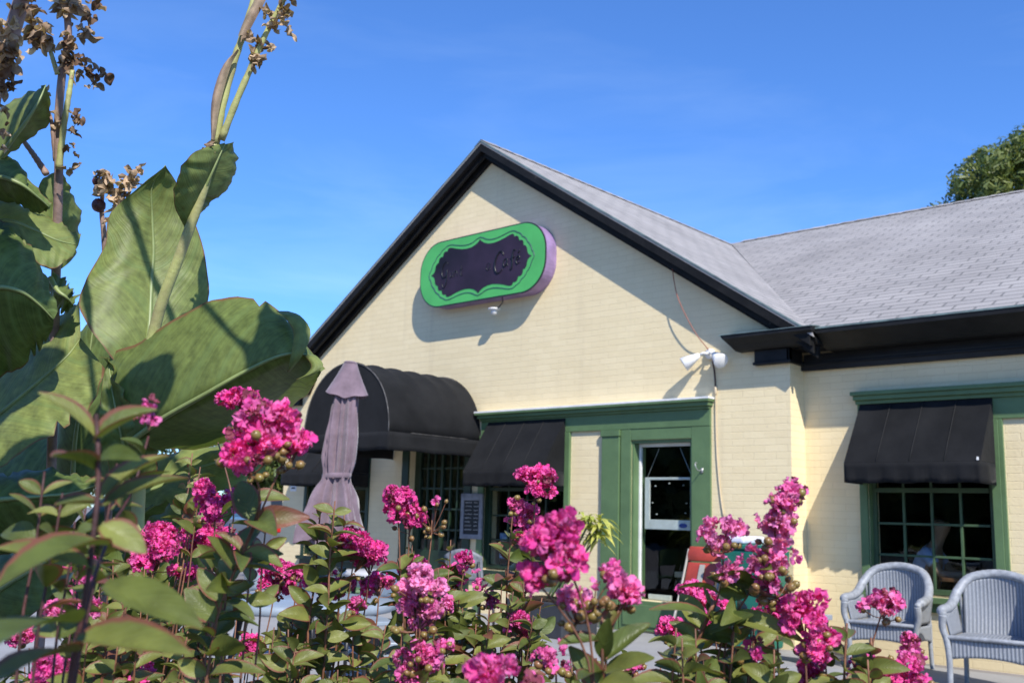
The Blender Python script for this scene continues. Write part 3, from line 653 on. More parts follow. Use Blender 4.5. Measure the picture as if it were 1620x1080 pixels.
bm = new_bm(); tube(bm, catmull([(3.02, -.06, 4.18), (3.15, -.12, 3.75), (3.35, -.10, 3.35), (3.50, -.03, 3.12)], 20), .0055, 6); obj("red_lead", bm, mat("red_cable", (.30, .075, .04), .5, .1), CB, True)
bm = new_bm(); tube(bm, catmull([(3.53, -.015, 3.04), (3.56, -.012, 2.85), (3.57, -.012, 2.68)], 10), .009, 6); obj("dark_lead", bm, mat("dark_red_cable", (.05, .02, .018), .5, .1), CB, True)
bm = new_bm(); tube(bm, catmull([(3.57, -.012, 2.69), (3.57, -.010, 2.3), (3.585, -.010, 1.9), (3.62, -.010, 1.55), (3.66, -.010, 1.3)], 24), .0065, 6); lathe(bm, [(.012, 2.62), (.016, 2.63), (.016, 2.70), (.012, 2.71)], (3.57, -.012, 0), 8)
obj("pale_lead", bm, mat("cream_cable", (.55, .45, .30), .5, .1), CB, True)
HK = thing("wall_hook", "small white metal hook screwed to the green door casing", "hook", (3.40, -.03, 1.8))
bm = new_bm(); box(bm, 3.39, 3.42, -.036, -.0285, 1.765, 1.82); tube(bm, catmull([(3.405, -.036, 1.80), (3.40, -.10, 1.79), (3.385, -.13, 1.84), (3.375, -.11, 1.875), (3.38, -.09, 1.87)], 16), .0055, 6); obj("hook_body", bm, M_METAL, HK, True)

# hanging white sash in the display window
HF = thing("hanging_sash", "white framed leaded pane hung on strings inside the green-cased door glass", "ornament", (2.86, .21, 1.17))
x0, x1, z0, z1 = 2.535, 3.20, 1.14, 1.73
part_boxes("sash_frame", [(x0, x0+.065, .130, .155, z0, z1), (x1-.05, x1, .130, .155, z0, z1), (x0+.066, x1-.051, .130, .155, z0, z0+.11), (x0+.066, x1-.051, .130, .155, z1-.03, z1)], M_WHITE, HF)
bm = new_bm(); tube(bm, [(x0+.03, .142, z1), (x0+.19, .142, 2.06)], .004, 5); tube(bm, [(x1-.03, .142, z1), (x1-.19, .142, 2.06)], .004, 5); obj("string", bm, M_METAL, HF)
bm = new_bm()
for a, b in ((.14, .49), (.33, .52), (.52, .50), (.10, .30), (.56, .30), (.16, .17), (.55, .19)): lathe(bm, [(0, -.008), (.014, 0), (0, .008)], (x0+a, .142, z0+b), 10, False)
obj("glass_beads", bm, M_WHITE, HF, True)
bm = new_bm(); prism(bm, [(.055*math.cos(2*PI*i/20), .026*math.sin(2*PI*i/20)) for i in range(20)], .003, lambda a, b, c: (x1-.14+a, .126+c, z0+.05+b)); obj("oval_badge", bm, mat("blue_badge", (.06, .09, .42), .4, .3, 40), HF)
part_boxes("window_box", [(2.56, 2.86, .175, .22, .352, .41)], M_WHITE, thing("white_box", "small white carton on the ledge at the foot of the green door glass", "box", (2.7, .2, .35)))
part_boxes("seat_slab", [(2.70, 3.15, .5, .9, .60, .66)], mat("cream_upholstery", (.55, .48, .36), .8, .1), thing("inside_bench", "pale bench seat just inside the green-cased door glass", "bench", (2.9, .7, 0.02)))
for q in ((2.72, 2.76, .52, .56, .02, .60), (3.09, 3.13, .52, .56, .02, .60), (2.72, 2.76, .84, .88, .02, .60), (3.09, 3.13, .84, .88, .02, .60)): part_boxes("bench_leg", [q], M_DARK, bpy.data.objects["inside_bench"])

# signs, boards and posters
NS = thing("no_smoking_sign", "small white no smoking notice on the sunlit brick at the left corner", "sign", (-4.17, 0, 1.55))
part_boxes("plate", [(-4.255, -4.095, -.008, 0, 1.53, 1.80)], M_WHITE, NS, .002)
bm = new_bm(); cN = (-4.175, 1.715)
tube(bm, [(cN[0]+.045*math.cos(2*PI*i/24), -.010, cN[1]+.045*math.sin(2*PI*i/24)) for i in range(25)], .007, 5, False); tube(bm, [(cN[0]-.03, -.011, cN[1]+.03), (cN[0]+.03, -.011, cN[1]-.03)], .007, 5)
obj("red_ring", bm, mat("sign_red", (.45, .03, .05), .5, .1), NS)
part_boxes("cigarette", [(-4.205, -4.145, -.0095, -.008, 1.708, 1.722), (-4.20, -4.15, -.0095, -.008, 1.62, 1.632), (-4.225, -4.125, -.0095, -.008, 1.57, 1.595)], M_BLKM, NS, 0)
MB_ = thing("menu_board", "grey framed chalkboard menu hanging beside the glazed entrance doors", "menu board", (-.10, -.06, .95))
part_boxes("board_frame", [(-.29, -.235, -.075, -.045, .93, 1.52), (.05, .105, -.075, -.045, .93, 1.52), (-.234, .049, -.075, -.045, .93, .99), (-.234, .049, -.075, -.045, 1.43, 1.52)], mat("grey_wood_frame", (.23, .235, .26), .6, .2, 10), MB_)
part_boxes("chalk_panel", [(-.236, .051, -.060, -.05, .985, 1.435)], mat("chalkboard_black", (.012, .012, .014), .6, .2), MB_, 0)
bm = new_bm(); rg = random.Random(3)
for j in range(8):
    z = 1.40-j*.05; x = -.215
    for (a, b) in ((-.215, -.09), (-.05, .035)):
        x = a
        while x < b-.02:
            wd = rg.uniform(.012, .03); tube(bm, [(x+wd*q/4, -.062, z+rg.uniform(-.006, .008)) for q in range(5)], .0028, 4); x += wd+.007
obj("chalk_writing", bm, mat("chalk", (.6, .6, .58), .9, .1), MB_)
WP = thing("window_poster", "small pale blue poster inside the low window right of the menu board", "poster", (.35, .10, .78))
part_boxes("sheet", [(.28, .46, .10, .104, .70, 1.02)], mat("poster_blue", (.20, .30, .50), .6, .2, 12), WP, 0)
part_boxes("poster_print", [(.32, .42, .098, .0995, .83, .97), (.30, .44, .098, .0995, .73, .76)], mat("poster_white", (.6, .65, .72), .6, .4, 30), WP, 0)

# person sitting inside at the wing window
PR = thing("seated_person", "person in a pale blue shirt leaning forward at a table inside the wing window", "person", (5.45, 1.0, 0))
def skin_body(name, joints, bones, m, parent):
    me = bpy.data.meshes.new(name); me.from_pydata([j[0] for j in joints], bones, [])
    o = bpy.data.objects.new(name, me); COL.objects.link(o); me.materials.append(m)
    o.modifiers.new("skin", 'SKIN'); sl = me.skin_vertices[0].data
    for i, j in enumerate(joints): sl[i].radius = (j[1], j[2] if len(j) > 2 else j[1]); sl[i].use_root = (i == 0)
    sdv = o.modifiers.new("sub", 'SUBSURF'); sdv.levels = 2; sdv.render_levels = 2
    for p in me.polygons: p.use_smooth = True
    o.parent = parent; o.matrix_parent_inverse = Matrix.Translation(-parent.location)
    return o
M_SKIN = mat("skin", (.45, .27, .18), .5, .1); M_SHIRT = mat("pale_blue_shirt", (.55, .62, .85), .8, .1, 8); M_HAIR = mat("dark_hair", (.03, .02, .015), .5, .2)
px0, py0 = 5.38, .95
J = [((px0, py0, .50), .15, .13), ((px0+.04, py0-.02, .72), .15, .12), ((px0+.12, py0-.04, .95), .17, .12), ((px0+.18, py0-.05, 1.08), .07), ((px0+.22, py0-.07, 1.15), .055), ((px0+.26, py0-.10, 1.25), .085, .10), ((px0+.28, py0-.11, 1.33), .07, .085),
     ((px0+.14, py0-.20, 1.0), .06), ((px0+.28, py0-.26, .80), .045), ((px0+.48, py0-.24, .80), .032), ((px0+.56, py0-.22, .81), .03),
     ((px0+.10, py0+.14, 1.0), .06), ((px0+.24, py0+.20, .80), .045), ((px0+.46, py0+.12, .80), .032),
     ((px0+.12, py0-.12, .50), .095), ((px0+.46, py0-.12, .52), .07), ((px0+.44, py0-.12, .12), .045), ((px0+.56, py0-.12, .06), .035),
     ((px0+.12, py0+.12, .50), .095), ((px0+.46, py0+.12, .52), .07), ((px0+.44, py0+.12, .12), .045), ((px0+.56, py0+.12, .06), .035)]
BN = [(0, 1), (1, 2), (2, 3), (3, 4), (4, 5), (5, 6), (2, 7), (7, 8), (8, 9), (9, 10), (2, 11), (11, 12), (12, 13), (0, 14), (14, 15), (15, 16), (16, 17), (0, 18), (18, 19), (19, 20), (20, 21)]
skin_body("body", J, BN, M_SKIN, PR)
JS = [((px0, py0, .50), .165, .145), ((px0+.04, py0-.02, .72), .168, .138), ((px0+.12, py0-.04, .95), .188, .138), ((px0+.165, py0-.048, 1.06), .08), ((px0+.14, py0-.20, 1.0), .075), ((px0+.23, py0-.245, .87), .062), ((px0+.10, py0+.14, 1.0), .075), ((px0+.19, py0+.18, .87), .062)]
skin_body("shirt", JS, [(0, 1), (1, 2), (2, 3), (2, 4), (4, 5), (2, 6), (6, 7)], M_SHIRT, PR)
skin_body("hair", [((px0+.235, py0-.10, 1.30), .095, .105), ((px0+.25, py0-.10, 1.36), .08, .09)], [(0, 1)], M_HAIR, PR)
TB = thing("inside_table", "brown wooden table top inside the wing window in front of the seated person", "table", (6.0, 1.0, .02))
part_boxes("tabletop", [(5.70, 6.45, .55, 1.35, .74, .775)], mat("table_wood", (.20, .09, .04), .5, .3, 9), TB)
part_boxes("table_leg", [(6.02, 6.12, .9, 1.0, .02, .74)], M_DARK, TB)
CH0 = thing("inside_chair", "dark dining chair under the person inside the wing window", "chair", (5.35, .95, .02))
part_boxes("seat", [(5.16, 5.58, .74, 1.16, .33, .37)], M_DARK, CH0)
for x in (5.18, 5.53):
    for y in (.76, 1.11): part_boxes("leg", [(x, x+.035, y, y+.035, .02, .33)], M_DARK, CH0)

# ------------------------------------------------------------------ wicker chairs
def wicker_mat():
    m = bpy.data.materials.new("blue_grey_wicker"); m.use_nodes = True; n = m.node_tree.nodes; L = m.node_tree.links; b = n["Principled BSDF"]
    uv = n.new("ShaderNodeUVMap"); br = n.new("ShaderNodeTexBrick"); br.offset = .5; br.inputs["Scale"].default_value = 1
    br.inputs["Brick Width"].default_value = .012; br.inputs["Row Height"].default_value = .0105; br.inputs["Mortar Size"].default_value = .0012; br.inputs["Mortar Smooth"].default_value = .6
    br.inputs["Color1"].default_value = (.285, .300, .322, 1); br.inputs["Color2"].default_value = (.235, .248, .268, 1); br.inputs["Mortar"].default_value = (.11, .13, .165, 1)
    sw = n.new("ShaderNodeMapping"); sw.inputs["Rotation"].default_value = (0, 0, PI/2); L.new(uv.outputs[0], sw.inputs[0]); L.new(sw.outputs[0], br.inputs["Vector"])
    wv = n.new("ShaderNodeTexWave"); wv.bands_direction = 'X'; wv.inputs["Scale"].default_value = 11; wv.inputs["Distortion"].default_value = .4; L.new(uv.outputs[0], wv.inputs["Vector"])
    mr = n.new("ShaderNodeMapRange"); mr.inputs[3].default_value = .80; mr.inputs[4].default_value = 1.22; L.new(wv.outputs["Fac"], mr.inputs[0])
    sc = n.new("ShaderNodeVectorMath"); sc.operation = 'SCALE'; L.new(br.outputs["Color"], sc.inputs[0]); L.new(mr.outputs[0], sc.inputs["Scale"])
    L.new(sc.outputs[0], b.inputs["Base Color"]); b.inputs["Roughness"].default_value = .55
    bp = n.new("ShaderNodeBump"); bp.inputs["Strength"].default_value = .8; bp.inputs["Distance"].default_value = .005; L.new(wv.outputs["Fac"], bp.inputs["Height"]); L.new(bp.outputs["Normal"], b.inputs["Normal"])
    return m
M_WICK = wicker_mat()
M_RIM = mat("blue_grey_cane", (.29, .305, .325), .5, .15, 25, .004, 90)
def grid_surface(bm, P, nu, nv, su=1.0, sv=1.0):
    ul = bm.loops.layers.uv.verify()
    g = [[bm.verts.new(P(i/nu, j/nv)) for j in range(nv+1)] for i in range(nu+1)]
    for i in range(nu):
        for j in range(nv):
            f = bm.faces.new((g[i][j], g[i+1][j], g[i+1][j+1], g[i][j+1]))
            for l, (a, b) in zip(f.loops, ((i, j), (i+1, j), (i+1, j+1), (i, j+1))): l[ul].uv = (a/nu*su, b/nv*sv)
def wrapped(bm, pts, r, n=10, pitch=.014):
    p = catmull(pts, 60); L = sum((b-a).length for a, b in zip(p, p[1:])); m = int(L/pitch)*2
    p = catmull(pts, m); r = r if isinstance(r, (list, tuple)) else [r, r]
    tube(bm, p, [(r[0]+(r[1]-r[0])*i/(m-1))*(1.0 if i % 2 else .90) for i in range(m)], n)
WC = thing("wicker_armchair", "blue-grey wicker armchair below the wing window, the one further left", "chair", (0, 0, 0), "wicker armchairs by the wing wall")
loop = [(-.315, -.30, .60), (-.335, -.24, .635), (-.325, -.10, .645), (-.315, .03, .68), (-.285, .14, .79), (-.20, .22, .895), (0, .26, .935)]
loop = loop+[(-a, b, c) for a, b, c in loop[-2::-1]]
bm = new_bm(); p = catmull(loop, 130)
tube(bm, p, [.040*(1 if i % 2 else .95)*(1.0 if 6 < i < 123 else .8) for i in range(130)], 12); obj("arm_rail", bm, M_RIM, WC, True)
bm = new_bm()
pl = [q for q in catmull(loop, 400)]
def back_P(u, v):
    a = (u-.5)*2; x = a*.265
    # top follows the rail, bottom sits on the seat
    cand = min((q for q in pl if q.y > .0), key=lambda q: abs(q.x-x*1.02)); zt = cand.z-.02; yt = cand.y+.0
    z = .40+(zt-.40)*v; y = .215-.035*a*a*(1-v)+(yt-.215)*v-.03*math.sin(PI*v)*(1-a*a)*-1
    return (x, y, z)
grid_surface(bm, back_P, 28, 16, .53, .5); bk = obj("backrest", bm, M_WICK, WC, True); md = bk.modifiers.new("t", 'SOLIDIFY'); md.thickness = .02
bm = new_bm(); wrapped(bm, [(-.27, .20, .40), (-.275, .19, .60), (-.285, .16, .76)], .014); wrapped(bm, [(.27, .20, .40), (.275, .19, .60), (.285, .16, .76)], .014); obj("back_posts", bm, M_RIM, WC, True)
bm = new_bm(); grid_surface(bm, lambda u, v: ((u-.5)*.56*(1-.06*v), -.27+.50*v, .43+.018*math.sin(PI*u)*math.sin(PI*v)), 16, 14, .56, .5); grid_surface(bm, lambda u, v: ((u-.5)*.56*(1-.06*v), -.27+.50*v, .385), 4, 4, .56, .5)
st = obj("seat", bm, M_WICK, WC, True)
bm = new_bm(); wrapped(bm, [(-.29, -.285, .425), (0, -.30, .43), (.29, -.285, .425)], .02); obj("seat_rail", bm, M_RIM, st, True)
for nm, P in (("apron", lambda u, v: ((u-.5)*.55, -.285, .41-(.13+.03*(2*abs(u-.5))**2)*v)), ("apron", lambda u, v: (-.28, -.27+.47*u, .41-(.13+.03*(2*abs(u-.5))**2)*v)), ("apron", lambda u, v: (.28, -.27+.47*u, .41-(.13+.03*(2*abs(u-.5))**2)*v)), ("apron", lambda u, v: ((u-.5)*.5, .215, .41-.14*v))):
    bm = new_bm(); grid_surface(bm, P, 16, 6, .55, .15); o = obj(nm, bm, M_WICK, WC, True); md = o.modifiers.new("t", 'SOLIDIFY'); md.thickness = .014
for s in (-1, 1):
    bm = new_bm(); wrapped(bm, [(s*.318, -.30, .60), (s*.325, -.29, .50), (s*.30, -.285, .40), (s*.285, -.285, .25), (s*.285, -.285, .01)], [.032, .022]); obj("leg", bm, M_RIM, WC, True)
    bm = new_bm(); wrapped(bm, [(s*.265, .205, .42), (s*.265, .21, .2), (s*.27, .22, .01)], [.022, .02]); obj("leg", bm, M_RIM, WC, True)
    bm = new_bm(); grid_surface(bm, lambda u, v: (s*(.283+.035*v), -.26+.42*u, .43+(.17+.05*u)*v), 10, 8, .45, .2); o = obj("arm_panel", bm, M_WICK, WC, True); md = o.modifiers.new("t", 'SOLIDIFY'); md.thickness = .014
WC2 = copy_tree(WC); WC2['label'] = "blue-grey wicker armchair nearest the right edge, cut by the frame"
WC.scale = WC2.scale = (1, 1, .95)
WC.location = (5.62, -.42, 0); WC.rotation_euler = (0, 0, math.radians(4))
WC2.location = (6.66, -.95, 0); WC2.rotation_euler = (0, 0, math.radians(7))

# ------------------------------------------------------------------ red folding chair
FC = thing("folding_chair", "red vinyl folding chair with grey metal frame, folded and leaning by the green door", "chair", (3.60, -.35, 0))
M_RED = mat("red_vinyl", (.40, .055, .035), .4, .15, 6, .002, 60); M_GREYP = mat("beige_grey_enamel", (.36, .34, .30), .45, .1, 6)
def FCp(a, y, h): return V((3.60+a, -.62+.38*h-y, h))
bm = new_bm(); gs = lambda u, v: FCp((u-.5)*.43, .03+.035*(2*(u-.5))**2*-1+.02*math.sin(PI*v), .83+.155*v)
grid_surface(bm, gs, 14, 8); o = obj("backrest", bm, M_RED, FC, True, bev=0); md = o.modifiers.new("t", 'SOLIDIFY'); md.thickness = .035; mb = o.modifiers.new("b", 'BEVEL'); mb.width = .012; mb.segments = 3; mb.limit_method = 'ANGLE'
bm = new_bm(); gs2 = lambda u, v: FCp((u-.5)*.36, .025+.015*math.sin(PI*u), .50+.32*v)
grid_surface(bm, gs2, 10, 8); o = obj("seat", bm, M_RED, FC, True); md = o.modifiers.new("t", 'SOLIDIFY'); md.thickness = .03; mb = o.modifiers.new("b", 'BEVEL'); mb.width = .01; mb.segments = 3; mb.limit_method = 'ANGLE'
bm = new_bm(); prism(bm, [(-.03, .46), (.03, .46), (.03, .80), (-.03, .80)], .012, lambda a, b, c: FCp(a+.02, .045+c, b)); obj("seat_strap", bm, M_GREYP, FC)
for s in (-1, 1):
    bm = new_bm(); tube(bm, [FCp(s*.215, 0, .95), FCp(s*.215, 0, .5), FCp(s*.225, 0, .0)], .0125, 8); obj("leg", bm, M_GREYP, FC, True)
    bm = new_bm(); tube(bm, [FCp(s*.19, .04, .60), FCp(s*.195, .05, .3), FCp(s*.20, .07, .0)], .0125, 8); obj("leg", bm, M_GREYP, FC, True)
bm = new_bm(); tube(bm, [FCp(-.22, 0, .16), FCp(.22, 0, .16)], .009, 8); tube(bm, [FCp(-.2, .05, .2), FCp(.2, .05, .2)], .009, 8); obj("cross_bar", bm, M_GREYP, FC, True)

# ------------------------------------------------------------------ green bin by the corner
BI = thing("green_bin", "teal green plastic bin with a pale lid standing against the brick by the corner", "bin", (4.16, -.30, 0))
M_TEAL = mat("teal_plastic", (.012, .15, .105), .4, .12, 6)
bm = new_bm(); cxb, cyb = 4.20, -.32
for (z0, s0, z1, s1) in ((.02, .20, .98, .26),):
    A = [bm.verts.new((cxb+a*s0, cyb+b*s0, z0)) for a, b in ((-1, -1), (1, -1), (1, 1), (-1, 1))]; C = [bm.verts.new((cxb+a*s1, cyb+b*s1, z1)) for a, b in ((-1, -1), (1, -1), (1, 1), (-1, 1))]
    bm.faces.new(A[::-1]); bm.faces.new(C)
    for i in range(4): bm.faces.new((A[i], A[(i+1) % 4], C[(i+1) % 4], C[i]))
obj("bin_body", bm, M_TEAL, BI, bev=.03, seg=3)
bm = new_bm(); box(bm, cxb-.275, cxb+.275, cyb-.275, cyb+.275, .981, 1.03); obj("bin_rim", bm, M_TEAL, BI, bev=.015)
bm = new_bm(); box(bm, cxb-.25, cxb+.02, cyb-.25, cyb+.2, 1.031, 1.11); obj("lid", bm, mat("pale_lilac_plastic", (.62, .62, .72), .4, .1), BI, bev=.03, seg=3)
LT_ = thing("low_bench", "low grey bench with a thin white-edged top by the inner corner", "bench", (4.9, -.7, 0))
part_boxes("bench_top", [(4.55, 5.2, -1.0, -.72, .40, .445)], mat("grey_bench_top", (.30, .33, .38), .5, .1), LT_)
part_boxes("bench_leg", [(4.58, 4.63, -.98, -.74, 0.0, .40)], M_BLKM, LT_); part_boxes("bench_leg", [(5.12, 5.17, -.98, -.74, 0.0, .40)], M_BLKM, LT_)

# ------------------------------------------------------------------ closed umbrella
UB = at(540, 700, 9.0); UB = at(519, 700, 9.0); ux, uy = UB.x, UB.y
UM = thing("patio_umbrella", "closed mauve patio umbrella tied with a strap in front of the barrel awning", "umbrella", (ux, uy, 0))
def fabric_mat(name, col):
    return mat(name, col, .85, .16, 7, .006, 22, spec=.25, sheen=.3)
M_MAUVE = fabric_mat("mauve_canvas", (.185, .132, .158))
def folds(ang, z, amp, k, ph): return amp*(1.1-2.0*abs(math.sin(k*ang/2+ph))**.6+.8*(1-2*abs(math.sin(1.5*k*ang+1.7*ph+z*1.2))**.7)+.12*math.sin(5*k*ang-ph+z*2)*noise.noise(V((ang*2, z*6, 3))))
bm = new_bm(); NZ, NN = 60, 180; rings = []
for j in range(NZ+1):
    z = 2.36-(2.36-1.03)*j/NZ; t = j/NZ
    base = .095+.045*min(1, t*3.0)
    ts = (z-1.545); pinch = math.exp(-(ts/.10)**2); base = base*(1-.16*pinch)
    if z < 1.5: base += .115*((1.5-z)/.47)**.95
    amp = (.020+.030*min(1, t*1.5))*(1-.5*pinch)+(.03*max(0, (1.5-z)/.47))
    zz = [z-(.10*abs(math.sin(4*(2*PI*i/NN)+.6)) if j == NZ else 0) for i in range(NN)]
    rings.append([bm.verts.new((ux+(base+folds(2*PI*i/NN, z, amp, 4, .6+.30*math.sin(z*2)+.10*noise.noise(V((2*PI*i/NN*1.5, z*1.5, 0)))))*math.cos(2*PI*i/NN+.35*t), uy+(base+folds(2*PI*i/NN, z, amp, 4, .6+.30*math.sin(z*2)+.10*noise.noise(V((2*PI*i/NN*1.5, z*1.5, 0)))))*math.sin(2*PI*i/NN+.35*t), zz[i])) for i in range(NN)])
for A, C in zip(rings, rings[1:]):
    for i in range(NN): bm.faces.new((A[i], A[(i+1) % NN], C[(i+1) % NN], C[i]))
can = obj("canopy", bm, M_MAUVE, UM, True)
bm = new_bm(); rings = []
for j in range(15):   # vent cap
    t = j/14; z = 2.57-.31*t
    rings.append([bm.verts.new((ux+(.058+.100*t**1.2+(.035*t)*math.sin(2*2*PI*i/48+.09))*math.cos(2*PI*i/48), uy+(.058+.100*t**1.2+(.035*t)*math.sin(2*2*PI*i/48+.09))*math.sin(2*PI*i/48), z+.022*t*math.sin(2*2*PI*i/48+.09)-.006*t*math.sin(6*2*PI*i/48))) for i in range(48)])
for A, C in zip(rings, rings[1:]):
    for i in range(48): bm.faces.new((A[i], A[(i+1) % 48], C[(i+1) % 48], C[i]))
obj("vent_cap", bm, M_MAUVE, UM, True)
bm = new_bm(); lathe(bm, [(.0, 2.582), (.045, 2.58), (.058, 2.574), (.064, 2.562), (0, 2.555)], (ux, uy, 0), 14, False); obj("finial", bm, M_MAUVE, UM, True)
bm = new_bm(); rr_ = [[bm.verts.new((ux+(.128+.004*math.sin(5*2*PI*i/48)+q)*math.cos(2*PI*i/48), uy+(.121+.004*math.sin(5*2*PI*i/48)+q)*math.sin(2*PI*i/48), zz_+.014*math.sin(2*PI*i/48+1))) for i in range(48)] for q, zz_ in ((0, 1.525), (.004, 1.53), (.004, 1.565), (0, 1.57))]
for A_, C_ in zip(rr_, rr_[1:]):
    for i in range(48): bm.faces.new((A_[i], A_[(i+1) % 48], C_[(i+1) % 48], C_[i]))
obj("tie_strap", bm, M_MAUVE, UM, True)
bm = new_bm(); lathe(bm, [(.019, .05), (.019, 2.55)], (ux, uy, 0), 12); obj("pole", bm, M_GREYP, UM, True)
bm = new_bm(); lathe(bm, [(.28, 0), (.28, .04), (.24, .07), (.05, .09), (.04, .30), (.0, .31)], (ux, uy, 0), 28, False); obj("base", bm, M_BLKM, UM, True)
UM.rotation_euler = Matrix.Rotation(math.radians(3.6), 3, V((FW.x, FW.y, 0)).normalized()).to_euler()

# ------------------------------------------------------------------ patio furniture behind the flowers
M_PLAS = mat("pale_blue_grey_plastic", (.25, .295, .335), .4, .08, 6)
def round_table(label, x, y, r, z, m, mleg, group=None):
    t = thing("patio_table", label, "table", (x, y, 0), group)
    bm = new_bm(); lathe(bm, [(0, z), (r-.02, z), (r, z-.012), (r, z-.045), (r-.015, z-.055), (0, z-.05)], (x, y, 0), 40, False); obj("tabletop", bm, m, t, True, bev=0)
    for k in range(4):
        a = PI/4+k*PI/2; bm = new_bm(); tube(bm, [(x+.6*r*math.cos(a), y+.6*r*math.sin(a), z-.05), (x+.8*r*math.cos(a), y+.8*r*math.sin(a), 0)], .02, 8); obj("leg", bm, mleg, t, True)
    return t
round_table("round pale blue-grey plastic patio table behind the crape myrtle left of centre", 4.35, -5.95, .56, .72, M_PLAS, M_BLKM)
t2 = thing("side_table", "small square pale blue-grey plastic side table with rounded edges near the bottom centre", "table", (5.3, -6.3, 0))
q = at(612, 1028, 6.4); sx_, sy_, sz_ = q.x, q.y, q.z
bm = new_bm(); box(bm, sx_-.18, sx_+.18, sy_-.18, sy_+.18, sz_-.05, sz_); obj("tabletop", bm, M_PLAS, t2, bev=.018, seg=3)
for a in (-1, 1):
    for b in (-1, 1): bm = new_bm(); tube(bm, [(sx_+a*.14, sy_+b*.14, sz_-.04), (sx_+a*.17, sy_+b*.17, 0)], .022, 8); obj("leg", bm, M_PLAS, t2, True)
t3 = round_table("small round bistro table with thin pale top near the entrance", 2.35, -3.70, .30, .73, mat("pale_tabletop", (.5, .5, .5), .4, .1), M_BLKM)
def metal_chair(label, x, y, rz, m, group, seat_z=.45, hgt=.86):
    c = thing("patio_chair", label, "chair", (x, y, 0), group)
    def T(p): p = V(p); return V((x+p.x*math.cos(rz)-p.y*math.sin(rz), y+p.x*math.sin(rz)+p.y*math.cos(rz), p.z))
    bm = new_bm(); prism(bm, rrect(.21, .21, .06, 5), .03, lambda a, b, cc: T((a, b, seat_z-.03+cc))); obj("seat", bm, m, c, bev=.006)
    bm = new_bm(); grid_surface(bm, lambda u, v: T(((u-.5)*.42, .21+.05*v-.05*(2*(u-.5))**2, seat_z+.14+(hgt-seat_z-.14)*v-(.07*(2*(u-.5))**2*v))), 12, 8); o = obj("backrest", bm, m, c, True); md = o.modifiers.new("t", 'SOLIDIFY'); md.thickness = .025
    for s in (-1, 1):
        bm = new_bm(); tube(bm, [T((s*.19, -.19, 0)), T((s*.18, -.17, seat_z-.03))], .014, 8); obj("leg", bm, M_BLKM, c, True)
        bm = new_bm(); tube(bm, [T((s*.20, .24, 0)), T((s*.18, .17, seat_z)), T((s*.18, .23, hgt-.12))], .014, 8); obj("leg", bm, M_BLKM, c, True)
    return c
g = "pale blue-grey patio chairs"
metal_chair("pale blue-grey patio chair facing right, left of the closed umbrella", 2.45, -4.75, math.radians(100), M_PLAS, g)
metal_chair("pale blue-grey patio chair just right of the closed umbrella foot", 3.35, -4.65, math.radians(-20), M_PLAS, g)
metal_chair("pale blue-grey patio chair behind the magenta flowers left of the small side table", 4.45, -5.15, math.radians(-40), M_PLAS, g)
cgrey = metal_chair("dark grey patio chair with a broad arched wooden back near the menu board", 2.0, -2.15, math.radians(200), mat("grey_weathered_wood", (.19, .20, .22), .6, .25, 14), None, .45, .90)
metal_chair("green metal patio chair in the shade by the entrance", .9, -2.9, math.radians(150), M_GREEN, None, .45, .84)

# variegated plant in a dark planter box
PB = thing("planter_box", "dark grey square planter box in front of the brick strip", "planter", (2.15, -1.0, 0))
bm = new_bm(); box(bm, 1.75, 2.55, -1.35, -.75, 0, .36); obj("box_body", bm, mat("charcoal_planter", (.035, .038, .045), .6, .15, 6), PB, bev=.012)
bm = new_bm(); box(bm, 1.79, 2.51, -1.31, -.79, .361, .375); obj("soil", bm, M_SOIL, PB)

